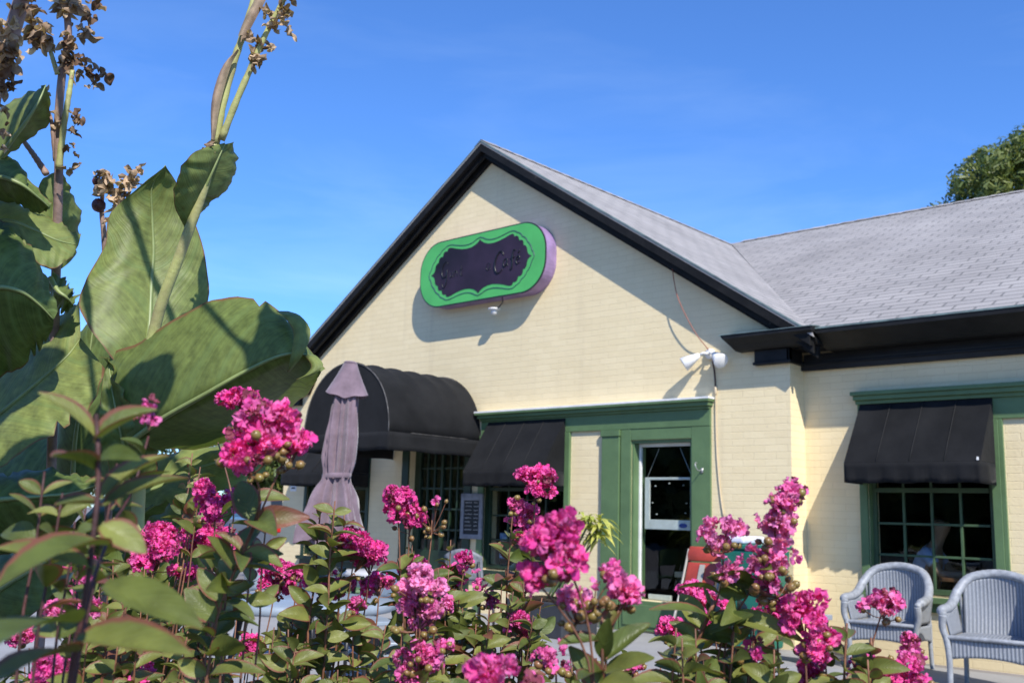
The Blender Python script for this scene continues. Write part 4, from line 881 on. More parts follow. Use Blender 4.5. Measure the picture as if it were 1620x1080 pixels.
# ------------------------------------------------------------------ cars parked beyond
def car(label, x, y, rz, m, group):
    c = thing("parked_car", label, "car", (x, y, 0), group)
    def T(p): return V((x+p[0]*math.cos(rz)-p[1]*math.sin(rz), y+p[0]*math.sin(rz)+p[1]*math.cos(rz), p[2]))
    prof = [(-2.2, .45), (-2.25, .75), (-2.15, .98), (-1.6, 1.05), (-1.15, 1.52), (.45, 1.55), (1.15, 1.05), (2.0, .92), (2.25, .70), (2.25, .40), (1.85, .30), (-1.9, .30)]
    bm = new_bm(); prism(bm, prof, 1.74, lambda a, b, k: T((a, -.87+k+(0 if b < 1.1 else (.11 if k == 0 else -.11)), b))); obj("body", bm, m, c, bev=.06, seg=3)
    for s in (-1, 1):
        bm = new_bm(); pts = [(-1.42, 1.07), (-1.08, 1.44), (.38, 1.47), (.98, 1.07)]
        prism(bm, pts, .02, lambda a, b, k: T((a, s*(.875-.10*max(0, (b-1.07)/.4))+s*k, b))); obj("side_window", bm, M_GLASS2, c)
        for xx in (-1.40, 1.42):
            bm = new_bm(); lathe(bm, [(0, -.1), (.30, -.1), (.33, -.06), (.33, .06), (.30, .1), (0, .1)], (0, 0, 0), 28, False)
            bmesh.ops.rotate(bm, verts=bm.verts, cent=(0, 0, 0), matrix=Matrix.Rotation(PI/2, 3, 'X')@Matrix.Identity(3)); bmesh.ops.rotate(bm, verts=bm.verts, cent=(0, 0, 0), matrix=Matrix.Rotation(rz, 3, 'Z')); bmesh.ops.translate(bm, verts=bm.verts, vec=T((xx, s*.80, .33))-V((0, 0, .012)))
            wh = obj("wheel", bm, M_BLKM, c, True)
            bm = new_bm(); lathe(bm, [(0, -.105), (.19, -.105), (.20, .105), (0, .105)], (0, 0, 0), 20, False)
            bmesh.ops.rotate(bm, verts=bm.verts, cent=(0, 0, 0), matrix=Matrix.Rotation(PI/2, 3, 'X')); bmesh.ops.rotate(bm, verts=bm.verts, cent=(0, 0, 0), matrix=Matrix.Rotation(rz, 3, 'Z')); bmesh.ops.translate(bm, verts=bm.verts, vec=T((xx, s*.80, .33))-V((0, 0, .012)))
            obj("rim", bm, M_METAL, wh, True)
        bm = new_bm(); prism(bm, [(s*.55-.0, .78), (s*.84, .78), (s*.84, .95), (s*.6, .95)], .03, lambda a, b, k: T((-2.235-k, a, b))); obj("tail_light", bm, mat("tail_light_red", (.5, .02, .02), .2, .05), c, bev=.01)
        bm = new_bm(); prism(bm, [(s*.5, .68), (s*.82, .70), (s*.82, .82), (s*.55, .80)], .03, lambda a, b, k: T((2.23+k, a, b))); obj("headlight", bm, M_GLASS2, c, bev=.01)
    bm = new_bm(); f = [T(p) for p in ((-1.66, -.68, 1.07), (-1.66, .68, 1.07), (-1.22, .58, 1.47), (-1.22, -.58, 1.47))]; n_ = V((-.5*math.cos(rz), -.5*math.sin(rz), .4)).normalized()*.03
    A = [bm.verts.new(p+n_) for p in f]; C = [bm.verts.new(p-n_*.2) for p in f]; bm.faces.new(A); bm.faces.new(C[::-1]); [bm.faces.new((A[i], C[i], C[(i+1) % 4], A[(i+1) % 4])) for i in range(4)]
    obj("rear_window", bm, M_GLASS2, c)
    return c
M_GLASS2 = mat("tinted_glass", (.02, .025, .03), .05, .1)
M_BLUE = mat("blue_car_paint", (.012, .05, .26), .3, .05, coat=.8); M_SILV = mat("grey_car_paint", (.13, .14, .15), .3, .05, coat=.8)
cA = at(372, 775, 27); cB = at(440, 770, 23)
car("blue parked car with red tail light seen past the left corner of the cafe", cA.x, cA.y, math.radians(70), M_BLUE, "cars parked beyond the cafe")
car("grey parked car just left of the cafe's brick corner", cB.x, cB.y, math.radians(165), M_SILV, "cars parked beyond the cafe")

# ------------------------------------------------------------------ foliage builders
class Leafy:
    """collects small leaf or petal faces with a per-vertex tone"""
    def __init__(s): s.v = []; s.f = []; s.c = []; s.uv = []
    def grid(s, P, nu, nv, tone):
        k = len(s.v)
        for i in range(nu+1):
            for j in range(nv+1):
                s.v.append(P(i/nu, j/nv)); s.c.append(tone(i/nu, j/nv)); s.uv.append((i/nu, j/nv))
        for i in range(nu):
            for j in range(nv):
                a = k+i*(nv+1)+j; s.f.append((a, a+nv+1, a+nv+2, a+1))
    def build(s, name, m, parent, smooth=True):
        me = bpy.data.meshes.new(name); me.from_pydata([tuple(p) for p in s.v], [], s.f); me.materials.append(m)
        ca = me.color_attributes.new("tone", 'FLOAT_COLOR', 'POINT'); ca.data.foreach_set("color", [x for c in s.c for x in (c[0], c[1], c[2], 1.0)])
        ul = me.uv_layers.new(name="UVMap")
        idx = [0]*len(me.loops); me.loops.foreach_get("vertex_index", idx)
        ul.data.foreach_set("uv", [x for i in idx for x in s.uv[i]])
        if smooth: me.polygons.foreach_set("use_smooth", [True]*len(me.polygons))
        o = bpy.data.objects.new(name, me); COL.objects.link(o)
        if parent is not None:
            o.parent = parent
            if parent.type == 'EMPTY': o.matrix_parent_inverse = Matrix.Translation(-parent.location)
        return o
def rvec(r): 
    while True:
        v = V((r.uniform(-1, 1), r.uniform(-1, 1), r.uniform(-1, 1)))
        if .05 < v.length < 1: return v.normalized()

# trees behind the roof and far left
M_TREE = plant_mat("tree_foliage", (.065, .110, .022), (.20, .215, .05), (.12, .12, .03), rough=.5, trans=.25)
M_BARK = mat("bark", (.09, .07, .05), .9, .35, 8, .02, 18)
def tree(label, base, h, crown_c, crown_r, seed, n_clump=60, leaf=.16, per=90, group=None):
    r = random.Random(seed); t = thing("tree", label, "tree", base, group); base = V(base); cc = V(crown_c)
    bm = new_bm(); tube(bm, catmull([base, base+(cc-base)*.4+V((.15, .1, 0)), cc], 14), [.30-.20*i/13 for i in range(14)], 10)
    for k in range(9):
        d = rvec(r); d.z = abs(d.z)*.7; tube(bm, catmull([base+(cc-base)*r.uniform(.45, .8), cc+V((d.x*crown_r[0]*.4, d.y*crown_r[1]*.4, d.z*crown_r[2]*.3)), cc+V((d.x*crown_r[0]*.8, d.y*crown_r[1]*.8, d.z*crown_r[2]*.8))], 8), [.10-.011*i for i in range(8)], 6)
    obj("trunk", bm, M_BARK, t, True)
    L = Leafy()
    for k in range(n_clump):
        d = rvec(r); rad = r.uniform(.55, 1.0); c = cc+V((d.x*crown_r[0]*rad, d.y*crown_r[1]*rad, d.z*crown_r[2]*rad)); cr = r.uniform(.16, .30)*crown_r[0]; ct = r.uniform(-.15, .2)
        for q in range(per):
            e = rvec(r); p = c+V((e.x*cr, e.y*cr, e.z*cr*.8))*r.uniform(.6, 1.05); a = rvec(r); b = e.cross(a).normalized(); a = b.cross(e); s = leaf*r.uniform(.6, 1.2); tn = min(1, max(0, .4+ct+r.uniform(-.3, .3)))
            a = (a*.8+rvec(r)*.5).normalized(); b = (b*.8+rvec(r)*.5).normalized()
            L.grid(lambda u, v: p+a*((u-.5)*s)+b*((v-.5)*s*.6*(1-abs(u-.5)))+e*(.15*s*abs(v-.5)), 1, 1, lambda u, v: (tn, 0, 0))
    L.build("crown", M_TREE, t, False)
    return t
tc_ = at(1618, 300, 30)
tree("green broadleaf tree rising behind the wing roof at the top right", (tc_.x, tc_.y, 0), 12, (tc_.x, tc_.y, tc_.z-.35), (2.35, 2.35, 1.95), 11, 130, .19, 170)
for i, (px_, py_, d_, r_, lb) in enumerate(((300, 700, 45, 3.6, "rounded tree beyond the parked cars, partly behind the canna leaves"), (90, 690, 52, 4.2, "broad tree in the far distance behind the canna stems"), (430, 735, 48, 2.2, "small low tree beyond the grey parked car"))):
    q = at(px_, py_, d_); tree(lb, (q.x, q.y, 0), 8, (q.x, q.y, max(q.z, r_*.8+1)), (r_, r_, r_*.8), 30+i, 75, .34, 120, "trees beyond the car park")

L = Leafy(); r = random.Random(77)
for k in range(26):
    cx_, cy_ = -46+k*2.6, -34+r.uniform(-4, 4); rr = r.uniform(2.2, 3.8)
    for q in range(260):
        e = rvec(r); p = V((cx_+e.x*rr, cy_+e.y*rr, max(.4, rr*1.1+e.z*rr*1.2))); a = rvec(r)*.6; b = a.cross(rvec(r)).normalized()*.5; tn = r.random()
        L.grid(lambda u, v: p+a*(u-.5)*2+b*(v-.5)*2, 1, 1, lambda u, v: (tn, 0, 0))
o = L.build("treeline", M_TREE, None, False); o['kind'] = "stuff"; o['label'] = "line of trees across the road"; o['category'] = "trees"
# variegated plant in the planter
M_VAR = plant_mat("variegated_leaf", (.20, .28, .04), (.62, .58, .16), (.6, .55, .2), rough=.4, trans=.3)
VP = thing("variegated_plant", "yellow and green variegated plant with drooping strap leaves in the planter box", "plant", (2.15, -1.05, .376))
r = random.Random(5); L = Leafy(); bm = new_bm()
hd = at(938, 832, 10.9)
for k in range(5):
    a = 2*PI*k/5; tip = hd+V((.10*math.cos(a), .10*math.sin(a), r.uniform(-.1, .14))); st_ = catmull([(2.15+.05*math.cos(a), -1.05+.05*math.sin(a), .37), (tip*.5+V((2.15, -1.05, .4))*.5), tip], 10); tube(bm, st_, .012, 6)
    for q in range(20):
        d = rvec(r); d.z = abs(d.z)*.8+.15; d.normalize(); ln = r.uniform(.17, .32); wd = r.uniform(.018, .032); sd_ = d.cross(V((0, 0, 1))).normalized(); p0 = tip+V((0, 0, r.uniform(-.1, .03))); tn = r.uniform(.2, 1)
        L.grid(lambda u, v: p0+d*(ln*u)+V((0, 0, -ln*.75*u*u))+sd_*((v-.5)*2*wd*math.sin(PI*min(1, u*.92+.08)))+V((0, 0, abs(v-.5)*.01)), 7, 2, lambda u, v: (min(1, tn*(.5+1.0*abs(v-.5)*2*.6+.2)), 0, 0))
L.build("leaves", M_VAR, VP); obj("stems", bm, mat("green_stem", (.10, .15, .05), .5, .2), VP, True)

# ------------------------------------------------------------------ canna lilies
M_CANNA = plant_mat("canna_leaf", (.085, .125, .030), (.185, .215, .060), (.17, .085, .04), rough=.50, trans=.22, spec=.34, veins=(.15, .21, .065), vamp=.12)
M_RIB = mat("canna_midrib", (.21, .26, .09), .45, .12, 20)
M_STALK = mat("canna_stalk", (.38, .40, .14), .5, .2, 14, .003, 60, col2=(.30, .27, .13))
M_DRYSTK = mat("dry_canna_stalk", (.30, .20, .155), .7, .3, 16, .004, 60, col2=(.16, .11, .10))
M_HUSK = plant_mat("dry_husk", (.14, .08, .05), (.62, .46, .31), (.07, .04, .03), rough=.7, trans=.25, spec=.2)
M_POD = mat("canna_pod", (.10, .03, .03), .5, .3, 60, .003, 220)
def canna_leaf(parent, mid, left, right, bul=.12, tone=.5, seed=0, wear=.0, rip=.006, label=None):
    """blade lofted through three space curves: left margin, midrib, right margin"""
    n, m = 34, 9
    cv = [catmull([p if isinstance(p, Vector) else at(*p) for p in c], n) for c in (left, mid, right)]; L = Leafy(); r = random.Random(seed)
    ph = r.uniform(0, 50)
    pos = []
    for i in range(n):
        row = []
        l, c, g = cv[0][i], cv[1][i], cv[2][i]
        tg = (cv[1][min(i+1, n-1)]-cv[1][max(i-1, 0)]).normalized()
        for side, e in ((0, l), (1, g)):
            d = e-c; nn = (d.cross(tg) if side == 0 else tg.cross(d))
            nn = nn.normalized() if nn.length > 1e-7 else FW
            if nn.dot(FW) > 0: nn = -nn
            sl = []
            for j in range(m+1):
                s = j/m
                p = c+d*s+nn*(bul*d.length*math.sin(PI*s)*.8)
                p += nn*(rip*s*noise.noise(V((i*.35+ph, s*1.5, side*7.3)))*2.0)
                p += nn*(.0012*s*math.sin(i*1.9+s*3+ph))
                if s > .5 and wear: p -= d*min(.34, max(0, noise.noise(V((i*.62+ph, side*3.1, 2)))-.20)*wear*22)*((s-.5)*2)**2
                sl.append(p)
            row.append(sl)
        pos.append([row[0][m-j] for j in range(m)]+[row[1][j] for j in range(m+1)])
    W2 = 2*m
    def idx(u, v): return int(round(v*(n-1))), int(round(u*W2))
    def P(u, v): i, j = idx(u, v); return pos[i][j]
    def T(u, v):
        e = abs(u-.5)*2
        return (min(1, max(0, tone+.22*noise.noise(V((u*3+ph, v*4, 1))))), max(0, (e-.84)/.16)**2*.95+(max(0, v-.95)*9 if wear else 0), 0)
    L.grid(P, W2, n-1, T)
    o = L.build("leaf", M_CANNA, parent)
    if label: o['label'] = label
    bm = new_bm(); tube(bm, [p-FW*.0015 for p in cv[1]], [.0062*(1-i/(n-1))+.0012 for i in range(n)], 6); obj("midrib", bm, M_RIB, o, True)
    return o
def pxtube(bm, pts, rad, n=8, k=24): 
    p = catmull([at(*q) for q in pts], k); rr = rad if isinstance(rad, (list, tuple)) else [rad, rad]
    tube(bm, p, [(rr[0]+(rr[1]-rr[0])*i/(k-1))*(1+.08*math.sin(i*2.1)) for i in range(k)], n)
def husks(parent, spots, seed, name="dried_flower", pods=()):
    """shrivelled bracts and petals: twisted ribbons hanging from each spot"""
    r = random.Random(seed)
    for (x, y, d, rad, cnt, tn) in spots:
        c = at(x, y, d); R = rad*1.25*d/FPX; L = Leafy()
        for k in range(cnt):
            p0 = c+rvec(r)*R*.35; dr = rvec(r); dr.z -= .35; dr.normalize(); ln = R*r.uniform(.6, 1.15); wd = R*r.uniform(.35, .75); sdv = dr.cross(rvec(r)).normalized(); up = dr.cross(sdv); cu = r.uniform(-1.2, 1.2); tw = r.uniform(-2.5, 2.5); t0 = min(1, max(0, tn+r.uniform(-.35, .35)))
            def P(u, v):
                a = tw*u; s2 = sdv*math.cos(a)+up*math.sin(a); n2 = up*math.cos(a)-sdv*math.sin(a); w_ = wd*math.sin(PI*(.12+.83*u))
                return p0+dr*(ln*u)+up*(cu*ln*.5*u*u)+s2*((v-.5)*w_)+n2*(w_*.5*abs(v-.5)*2)+n2*(.12*w_*math.sin(9*u+k))
            L.grid(P, 8, 4, lambda u, v: (t0*(.7+.3*u), max(0, u-.8)*2.2, 0))
        L.build(name, M_HUSK, parent)
    if pods:
        for (x, y, d, rad) in pods:
            bm = new_bm(); sphere(bm, at(x, y, d), rad*d/FPX, 14, 10, 1.05)
            for v in bm.verts: v.co += (v.co-at(x, y, d))*(.12*noise.noise(v.co*260))
            obj("seed_pod", bm, M_POD, parent, True)

# --- plant A: the big one with the upright leaf and the tall seed head
rootA = at(240, 1080, 2.35); rootA.z = 0.05
CA = thing("canna_lily", "tall canna with a broad upright sunlit leaf and a dried seed head against the sky", "plant", rootA, "canna lilies")
bm = new_bm(); p = catmull([rootA, at(215, 900, 2.33), at(228, 640, 2.30), at(247, 510, 2.27), at(285, 402, 2.25), at(320, 305, 2.24), at(341, 226, 2.24)], 40)
tube(bm, p, [.017-.0075*i/39 for i in range(40)], 12); obj("stalk", bm, M_STALK, CA, True)
bm = new_bm(); pxtube(bm, [(340, 228, 2.24), (352, 165, 2.24), (372, 92, 2.25), (388, 45, 2.25), (408, -25, 2.26)], [.0105, .0065], 10)
obj("flower_stalk", bm, M_STALK, CA, True)
bm = new_bm(); pxtube(bm, [(350, 222, 2.235), (374, 160, 2.23), (398, 105, 2.23), (420, 55, 2.23), (446, 5, 2.23), (460, -30, 2.23)], [.0082, .0052], 10); obj("seed_stalk", bm, M_STALK, CA, True)
L = Leafy(); cvA = catmull([at(*q) for q in ((338, 222, 2.225), (346, 160, 2.222), (362, 105, 2.225), (378, 80, 2.23))], 14)
L.grid(lambda u, v: cvA[int(round(u*13))]+RT*((v-.75)*.022*math.sin(PI*(.1+.88*u)))-FW*(.010*math.sin(PI*v)), 13, 6, lambda u, v: (.55+.3*(1-v), max(0, 1-v*5)*.9, 0)); L.build("sheath", M_HUSK, CA)
L = Leafy(); cvA = catmull([at(*q) for q in ((383, 58, 2.235), (396, 30, 2.235), (414, -5, 2.24), (428, -40, 2.24))], 12)
L.grid(lambda u, v: cvA[int(round(u*11))]+RT*((v-.5)*.026*(.5+.5*math.sin(PI*(.15+.7*u))))-FW*(.010*math.sin(PI*v)), 11, 6, lambda u, v: (.5+.3*v, 0, 0)); L.build("sheath", M_HUSK, CA)
M_SHEATH = plant_mat('canna_sheath', (.30, .30, .13), (.42, .27, .23), (.22, .10, .07), rough=.55, trans=.2, spec=.3)
for o in CA.children:
    if o.name.startswith('sheath'): o.data.materials[0] = M_SHEATH
husks(CA, [(405, 92, 2.22, 17, 12, .75), (412, 70, 2.225, 14, 8, .35), (398, 62, 2.22, 15, 6, .7), (432, 40, 2.22, 16, 11, .8), (420, 22, 2.23, 15, 7, .6), (448, 14, 2.22, 16, 10, .55), (456, 28, 2.22, 15, 5, .85), (455, 52, 2.22, 13, 4, .8), (430, 75, 2.22, 13, 3, .85), (455, 0, 2.22, 14, 7, .5), (325, 232, 2.22, 12, 5, .6)], 21)
canna_leaf(CA, [(222, 600, 2.33), (235, 533, 2.36), (240, 443, 2.42), (243, 397, 2.44), (241, 343, 2.45), (241, 295, 2.44), (262, 262, 2.42)],
  [(205, 600, 2.31), (165, 552, 2.28), (128, 490, 2.30), (135, 445, 2.34), (166, 388, 2.39), (178, 330, 2.42), (262, 262, 2.42)],
  [(240, 602, 2.34), (300, 540, 2.44), (330, 475, 2.48), (324, 405, 2.50), (308, 350, 2.50), (285, 300, 2.47), (262, 262, 2.42)], .10, .75, 1, .0, .007, "broad upright sunlit leaf")
canna_leaf(CA, [(300, 352, 2.245), (318, 312, 2.24), (333, 278, 2.235), (345, 252, 2.24), (356, 228, 2.25)],
  [(292, 360, 2.25), (276, 322, 2.20), (281, 275, 2.17), (308, 240, 2.18), (356, 226, 2.25)],
  [(312, 345, 2.26), (338, 318, 2.33), (366, 290, 2.36), (375, 258, 2.36), (368, 224, 2.27)], .16, .62, 2, .0, .005, "small cupped leaf just below the seed head")
canna_leaf(CA, [(205, 700, 2.20), (254, 664, 2.16), (324, 624, 2.10), (389, 587, 2.08), (446, 562, 2.08), (486, 562, 2.11), (508, 588, 2.12)],
  [(172, 560, 2.30), (215, 540, 2.27), (290, 498, 2.25), (355, 474, 2.24), (410, 474, 2.22), (452, 500, 2.19), (482, 540, 2.16), (510, 586, 2.13)],
  [(205, 705, 2.26), (245, 712, 2.44), (320, 708, 2.60), (400, 690, 2.60), (450, 652, 2.50), (490, 617, 2.30), (508, 592, 2.13)], .05, .42, 3, .04, .006, "large drooping dark leaf reaching right")
# its curled, torn tip
L = Leafy()
for (pts, wd, tn) in (([(446, 492, 2.17), (462, 500, 2.12), (478, 525, 2.09), (470, 560, 2.07), (456, 588, 2.08)], .038, .8), ([(478, 560, 2.13), (490, 562, 2.10), (502, 578, 2.08), (490, 592, 2.07), (470, 600, 2.075)], .026, .85)):
    c_ = catmull([at(*q) for q in pts], 14); L.grid(lambda u, v: c_[int(round(u*13))]+RT*((v-.5)*wd*math.sin(PI*(.25+.7*u)))-FW*(.008*math.sin(PI*v)), 13, 5, lambda u, v: (tn, (.9 if v < .2 else .25)*(1 if u < .6 else .8)+max(0, u-.85)*4, 0))
L.build("torn_tip", M_CANNA, CA)
canna_leaf(CA, [(215, 760, 2.28), (196, 700, 2.24), (182, 640, 2.24), (172, 575, 2.26)], [(180, 770, 2.26), (160, 700, 2.23), (158, 640, 2.23), (170, 562, 2.26)], [(255, 760, 2.25), (238, 700, 2.20), (205, 635, 2.21), (176, 566, 2.26)], .25, .5, 4, .0, .016)
canna_leaf(CA, [(190, 800, 2.55), (250, 770, 2.56), (310, 742, 2.58), (370, 726, 2.6), (420, 735, 2.62)], [(190, 780, 2.55), (235, 735, 2.62), (300, 704, 2.66), (370, 700, 2.68), (420, 728, 2.62)], [(195, 820, 2.54), (250, 800, 2.48), (310, 790, 2.50), (370, 775, 2.52), (420, 745, 2.62)], .12, .85, 5, .03, .01)
canna_leaf(CA, [(200, 900, 2.6), (260, 850, 2.62), (320, 815, 2.64), (380, 800, 2.66)], [(200, 880, 2.6), (240, 820, 2.68), (310, 780, 2.72), (380, 792, 2.66)], [(205, 930, 2.58), (270, 890, 2.55), (330, 850, 2.58), (380, 806, 2.66)], .12, .5, 6, .03, .01)

# --- plant B: left, dried flower stalks and several leaves
rootB = at(70, 1080, 2.45); rootB.z = 0.05
CB2 = thing("canna_lily", "canna at the left with shrivelled brown flowers on a pinkish stalk above folded leaves", "plant", rootB, "canna lilies")
bm = new_bm(); tube(bm, catmull([rootB, at(75, 850, 2.44), at(85, 560, 2.42), at(90, 380, 2.40), at(93, 270, 2.38), at(92, 200, 2.38), at(98, 120, 2.38), at(108, 60, 2.38), at(104, 0, 2.38), at(103, -40, 2.38)], 50), [.0125-.0050*i/49 for i in range(50)], 10); obj("stalk", bm, M_DRYSTK, CB2, True)
bm = new_bm(); pxtube(bm, [(93, 268, 2.36), (101, 200, 2.355), (109, 150, 2.355), (115, 112, 2.36)], [.0085, .0055]); obj("side_stalk", bm, M_STALK, CB2, True)
bm = new_bm(); pxtube(bm, [(91, 118, 2.37), (84, 95, 2.365), (77, 72, 2.365)], [.006, .0045]); obj("side_stalk", bm, M_STALK, CB2, True)
bm = new_bm(); pxtube(bm, [(88, 255, 2.38), (84, 215, 2.375), (81, 190, 2.375), (72, 165, 2.375), (68, 140, 2.375)], [.006, .003]); obj("side_stalk", bm, M_DRYSTK, CB2, True)
bm = new_bm(); pxtube(bm, [(20, 200, 2.42), (46, 235, 2.40), (58, 252, 2.39), (74, 276, 2.385)], [.005, .008]); obj("side_stalk", bm, M_DRYSTK, CB2, True)
husks(CB2, [(62, 45, 2.36, 24, 16, .6), (70, 65, 2.36, 16, 8, .2), (55, 68, 2.36, 16, 6, .75), (100, 10, 2.37, 22, 12, .65), (122, 12, 2.37, 20, 9, .5), (145, 15, 2.37, 20, 7, .15), (133, 45, 2.37, 20, 9, .45), (112, 62, 2.365, 18, 10, .35), (116, 84, 2.365, 18, 10, .2), (103, 95, 2.365, 14, 7, .5), (128, 88, 2.365, 12, 4, .5), (118, 118, 2.36, 12, 7, .6),
  (140, 108, 2.36, 18, 5, .1), (160, 116, 2.36, 20, 6, .15), (146, 134, 2.36, 14, 5, .55), (118, 180, 2.35, 11, 5, .3), (124, 185, 2.35, 13, 6, .1), (117, 205, 2.35, 11, 5, .2), (108, 232, 2.35, 10, 5, .25), (115, 238, 2.35, 11, 3, .7), (107, 265, 2.35, 13, 6, .55), (72, 150, 2.37, 11, 5, .5), (50, 20, 2.37, 18, 7, .1), (97, 190, 2.37, 14, 5, .6)], 33)
canna_leaf(CB2, [(-40, 300, 2.30), (0, 247, 2.28), (40, 195, 2.27), (62, 160, 2.28), (73, 135, 2.30)], [(-45, 260, 2.32), (-5, 178, 2.36), (35, 152, 2.36), (58, 144, 2.34), (73, 134, 2.30)], [(-35, 310, 2.31), (5, 255, 2.36), (48, 222, 2.39), (78, 190, 2.38), (73, 138, 2.31)], .14, .7, 7, .0, .005)
canna_leaf(CB2, [(-60, 300, 2.2), (-10, 280, 2.19), (30, 290, 2.19), (60, 312, 2.22), (78, 328, 2.25)], [(-60, 270, 2.28), (-10, 252, 2.30), (25, 258, 2.30), (58, 298, 2.28), (80, 322, 2.26)], [(-60, 330, 2.28), (-10, 318, 2.30), (28, 324, 2.31), (52, 335, 2.29), (74, 333, 2.26)], .12, .2, 8, .02, .005)
canna_leaf(CB2, [(90, 430, 2.46), (84, 380, 2.45), (86, 330, 2.45), (92, 290, 2.46), (94, 268, 2.47)], [(60, 420, 2.42), (52, 370, 2.41), (56, 320, 2.42), (66, 285, 2.44), (92, 268, 2.47)], [(118, 400, 2.54), (126, 370, 2.56), (126, 335, 2.56), (112, 298, 2.54), (97, 268, 2.48)], .15, .6, 9, .01, .006)
canna_leaf(CB2, [(-40, 360, 2.30), (10, 350, 2.31), (50, 362, 2.33), (90, 380, 2.35), (124, 388, 2.38)], [(-40, 325, 2.36), (15, 318, 2.37), (60, 332, 2.39), (105, 358, 2.40), (128, 370, 2.40)], [(-30, 390, 2.24), (25, 378, 2.25), (55, 412, 2.27), (85, 425, 2.30), (113, 408, 2.35)], .10, .8, 10, .05, .006)
canna_leaf(CB2, [(-60, 470, 2.12), (-10, 455, 2.11), (30, 460, 2.12), (60, 480, 2.15), (85, 505, 2.18)], [(-60, 360, 2.30), (0, 348, 2.30), (40, 385, 2.28), (66, 430, 2.26), (92, 480, 2.22)], [(-60, 610, 2.28), (-10, 602, 2.30), (30, 582, 2.28), (62, 556, 2.26), (84, 520, 2.20)], .10, .15, 11, .05, .008)
canna_leaf(CB2, [(-80, 722, 2.34), (0, 655, 2.33), (60, 605, 2.34), (105, 565, 2.36), (128, 535, 2.40)], [(-80, 610, 2.46), (0, 590, 2.45), (50, 550, 2.45), (88, 500, 2.46), (126, 474, 2.47)], [(-80, 775, 2.24), (0, 735, 2.22), (70, 695, 2.22), (140, 650, 2.25), (166, 583, 2.30)], .07, .95, 12, .03, .007)
canna_leaf(CB2, [(80, 440, 2.35), (92, 460, 2.33), (105, 470, 2.33), (116, 482, 2.35)], [(85, 425, 2.38), (100, 448, 2.40), (114, 458, 2.40), (120, 470, 2.37)], [(75, 455, 2.38), (84, 480, 2.38), (96, 490, 2.37), (112, 492, 2.36)], .15, .3, 13, .15, .01)
canna_leaf(CB2, [(-60, 800, 2.20), (0, 790, 2.20), (60, 785, 2.22), (110, 780, 2.26), (150, 768, 2.32)], [(-60, 748, 2.34), (0, 750, 2.35), (60, 738, 2.36), (110, 745, 2.36), (150, 765, 2.33)], [(-60, 880, 2.34), (0, 880, 2.36), (60, 862, 2.37), (115, 830, 2.37), (150, 772, 2.33)], .10, .1, 14, .04, .008)
canna_leaf(CB2, [(-40, 960, 2.4), (20, 920, 2.4), (70, 890, 2.42), (120, 850, 2.45)], [(-40, 900, 2.5), (10, 870, 2.52), (60, 840, 2.52), (118, 842, 2.46)], [(-30, 1010, 2.4), (40, 980, 2.38), (90, 930, 2.4), (124, 858, 2.44)], .1, .2, 15, .04, .008)
canna_leaf(CB2, [(-60, 900, 2.75), (0, 850, 2.74), (60, 790, 2.74), (120, 740, 2.76), (170, 700, 2.8)], [(-70, 800, 2.85), (-10, 740, 2.86), (50, 700, 2.88), (110, 680, 2.88), (168, 690, 2.84)], [(-50, 960, 2.9), (30, 930, 2.92), (90, 860, 2.92), (140, 790, 2.9), (172, 712, 2.84)], .1, .15, 16, .02, .006)
canna_leaf(CB2, [(115, 760, 2.62), (120, 690, 2.62), (132, 620, 2.63), (142, 560, 2.64), (150, 500, 2.66)], [(80, 750, 2.7), (90, 680, 2.72), (104, 610, 2.72), (122, 540, 2.7), (148, 495, 2.67)], [(170, 770, 2.7), (180, 690, 2.72), (182, 630, 2.72), (175, 560, 2.7), (153, 505, 2.67)], .15, .2, 18, .02, .006)
canna_leaf(CB2, [(90, 1000, 2.85), (130, 910, 2.84), (190, 840, 2.84), (260, 790, 2.86), (320, 770, 2.9)], [(70, 930, 3.0), (110, 840, 3.0), (170, 780, 3.0), (250, 745, 3.0), (318, 762, 2.94)], [(130, 1040, 3.0), (190, 950, 3.02), (240, 880, 3.02), (290, 825, 3.0), (322, 780, 2.94)], .1, .1, 19, .02, .006)
canna_leaf(CB2, [(150, 1080, 2.9), (220, 980, 2.9), (280, 900, 2.9), (330, 850, 2.92)], [(120, 1020, 3.0), (180, 900, 3.04), (260, 840, 3.04), (328, 842, 2.96)], [(200, 1080, 3.0), (280, 1000, 3.04), (330, 920, 3.02), (334, 858, 2.96)], .1, .15, 20, .02, .006)
canna_leaf(CB2, [(60, 960, 2.7), (110, 900, 2.7), (160, 850, 2.72), (215, 815, 2.76)], [(60, 900, 2.85), (100, 850, 2.86), (155, 800, 2.86), (212, 800, 2.80)], [(80, 1000, 2.85), (140, 950, 2.86), (190, 890, 2.84), (218, 826, 2.78)], .1, .2, 17, .02, .006)
# --- plant C: thick dried stalk at the left edge
rootC = at(-70, 1080, 2.2); rootC.z = .05
CC = thing("canna_lily", "dried canna stalk cut by the left edge of the picture with pale flaking husks", "plant", rootC, "canna lilies")
bm = new_bm(); tube(bm, catmull([rootC, at(-60, 700, 2.18), at(-40, 350, 2.15), at(-12, 150, 2.12), at(12, 75, 2.11), at(34, 0, 2.11), at(46, -50, 2.11)], 40), [.022-.008*i/39 for i in range(40)], 12); obj("stalk", bm, M_DRYSTK, CC, True)
husks(CC, [(5, 60, 2.09, 22, 14, .8), (15, 85, 2.09, 22, 12, .45), (2, 105, 2.09, 22, 12, .5), (22, 45, 2.09, 18, 9, .85), (8, 128, 2.09, 18, 9, .05), (42, 5, 2.10, 18, 8, .15), (18, 15, 2.10, 14, 5, .4), (8, 145, 2.09, 14, 4, .7), (2, 170, 2.10, 14, 5, .4), (5, 200, 2.10, 12, 4, .5), (4, 232, 2.10, 10, 4, .7)], 44)
